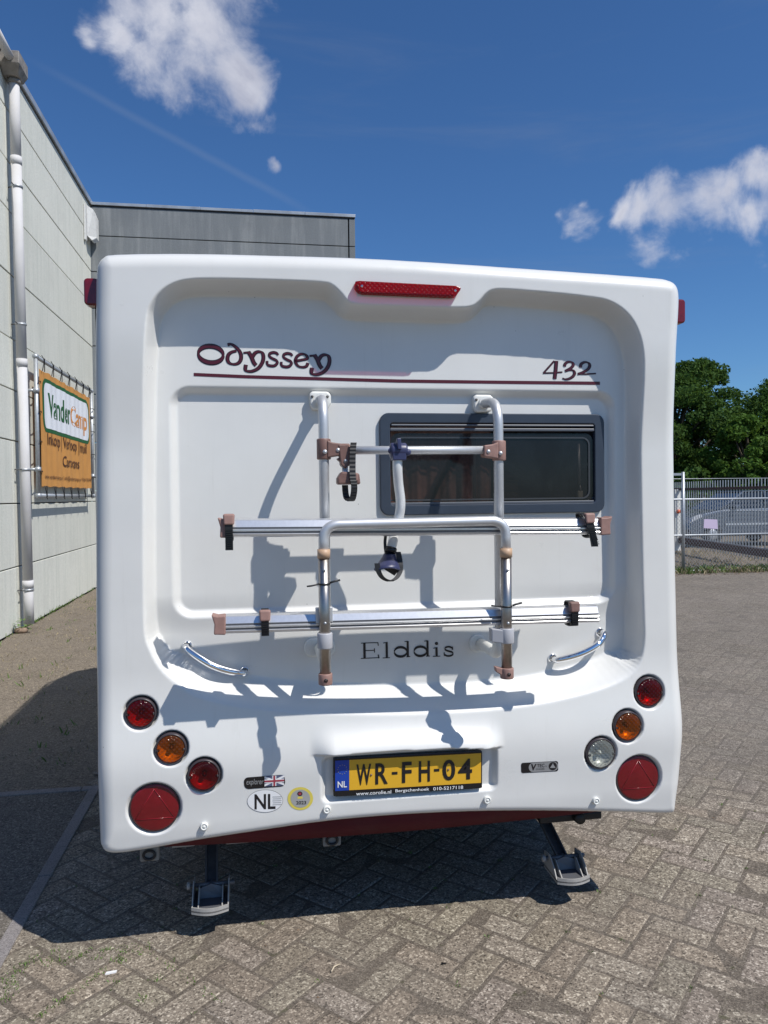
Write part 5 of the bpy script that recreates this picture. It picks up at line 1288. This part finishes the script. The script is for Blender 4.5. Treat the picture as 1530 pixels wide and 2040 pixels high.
# weed plant and stone at the foot of the downpipe
wp_ = thing('weed_plant', 'green leafy weed growing at the foot of the downpipe', 'plant', (-2.96, 10.0, 0))
rr = random.Random(9); mb = MB()
for k in range(46):
    a = rr.uniform(0, 6.28); h = rr.uniform(.03, .18); r0 = rr.uniform(.02, .14); c = V(-2.95 + math.cos(a) * r0 * .7, 9.93 + math.sin(a) * r0, h); s = rr.uniform(.02, .045)
    d1 = V(math.cos(a), math.sin(a), rr.uniform(-.3, .5)).normalized() * s; d2 = d1.cross(V(0, 0, 1)).normalized() * s * .55
    mb.add([c - d1, c + d2 + V(0, 0, .004), c + d1, c - d2 + V(0, 0, .004)], [(0, 1, 2, 3)])
obj('leaf_cluster', mb, mat('weed_leaf', (.12, .20, .05), .55, grain=.3, gscale=40), wp_)
st2 = MB().lathe((0, 0, 0), (0, 0, 1), [(.0001, -.035), (.045, -.025), (.06, 0), (.045, .03), (.0001, .04)], 9); st2.v = [(x * 1.4 - 2.95 + .004 * math.sin(9 * y), y + 9.88, z + .03) for x, y, z in st2.v]
tag(obj('stone', st2, mat('stone_brown', (.24, .17, .12), .85, grain=.4, gscale=30, bump=.5), loc=(-2.95, 9.88, 0)), 'brown stone lying beside the weed at the downpipe foot', 'stone')
p = atz(221, 1940); tag(obj('stone_chip', MB().prism([p + V(-.018, -.006, .001), p + V(.017, .0, .001), p + V(.019, .009, .001), p + V(-.015, .005, .001)], (0, 0, .005)), whitep, loc=p), 'small white stone chip on the pavers at the bottom left', 'stone chip')
p = atz(668, 1930); tag(obj('twig', MB().tube([p + V(-.016, -.02, .004), p + V(-.004, .002, .007), p + V(.018, .016, .005)], [.0022, .0028, .0014], 7), mat('pale_wood', (.55, .46, .33), .7), loc=p), 'short pale bent twig lying on the pavers', 'twig')
p = atz(882, 1921); tag(obj('dead_insect_shaped_leaf', MB(), deadl), 'x', 'x'); bpy.data.objects.remove(bpy.data.objects['dead_insect_shaped_leaf'])
mb = MB()
for k in range(7): mb.add([(p.x + R_.uniform(-.02, .02), p.y + R_.uniform(-.008, .008), .002 + R_.uniform(0, .004)) for _ in range(3)], [(0, 1, 2)])
tag(obj('dead_leaf', mb, blackp, loc=p), 'crumpled blackish dead leaf on a light paver', 'leaf')
mb = MB(); rr = random.Random(21)
for k in range(900):
    if k < 500: x, y = rr.uniform(-1, 4.5), rr.uniform(1.9, 7)
    else: x, y = rr.uniform(6.8, 12), rr.uniform(13.6, 14.4)
    a = rr.uniform(0, 6.28); s = rr.uniform(.002, .006) if k < 500 else rr.uniform(.01, .03); z = .002
    mb.add([(x + math.cos(a) * s * 1.6, y + math.sin(a) * s * 1.6, z), (x + math.cos(a + 2) * s, y + math.sin(a + 2) * s, z + s * .4), (x - math.cos(a) * s, y - math.sin(a) * s, z)], [(0, 1, 2)])
o = obj('leaf_litter', mb, deadl); o['kind'] = 'stuff'
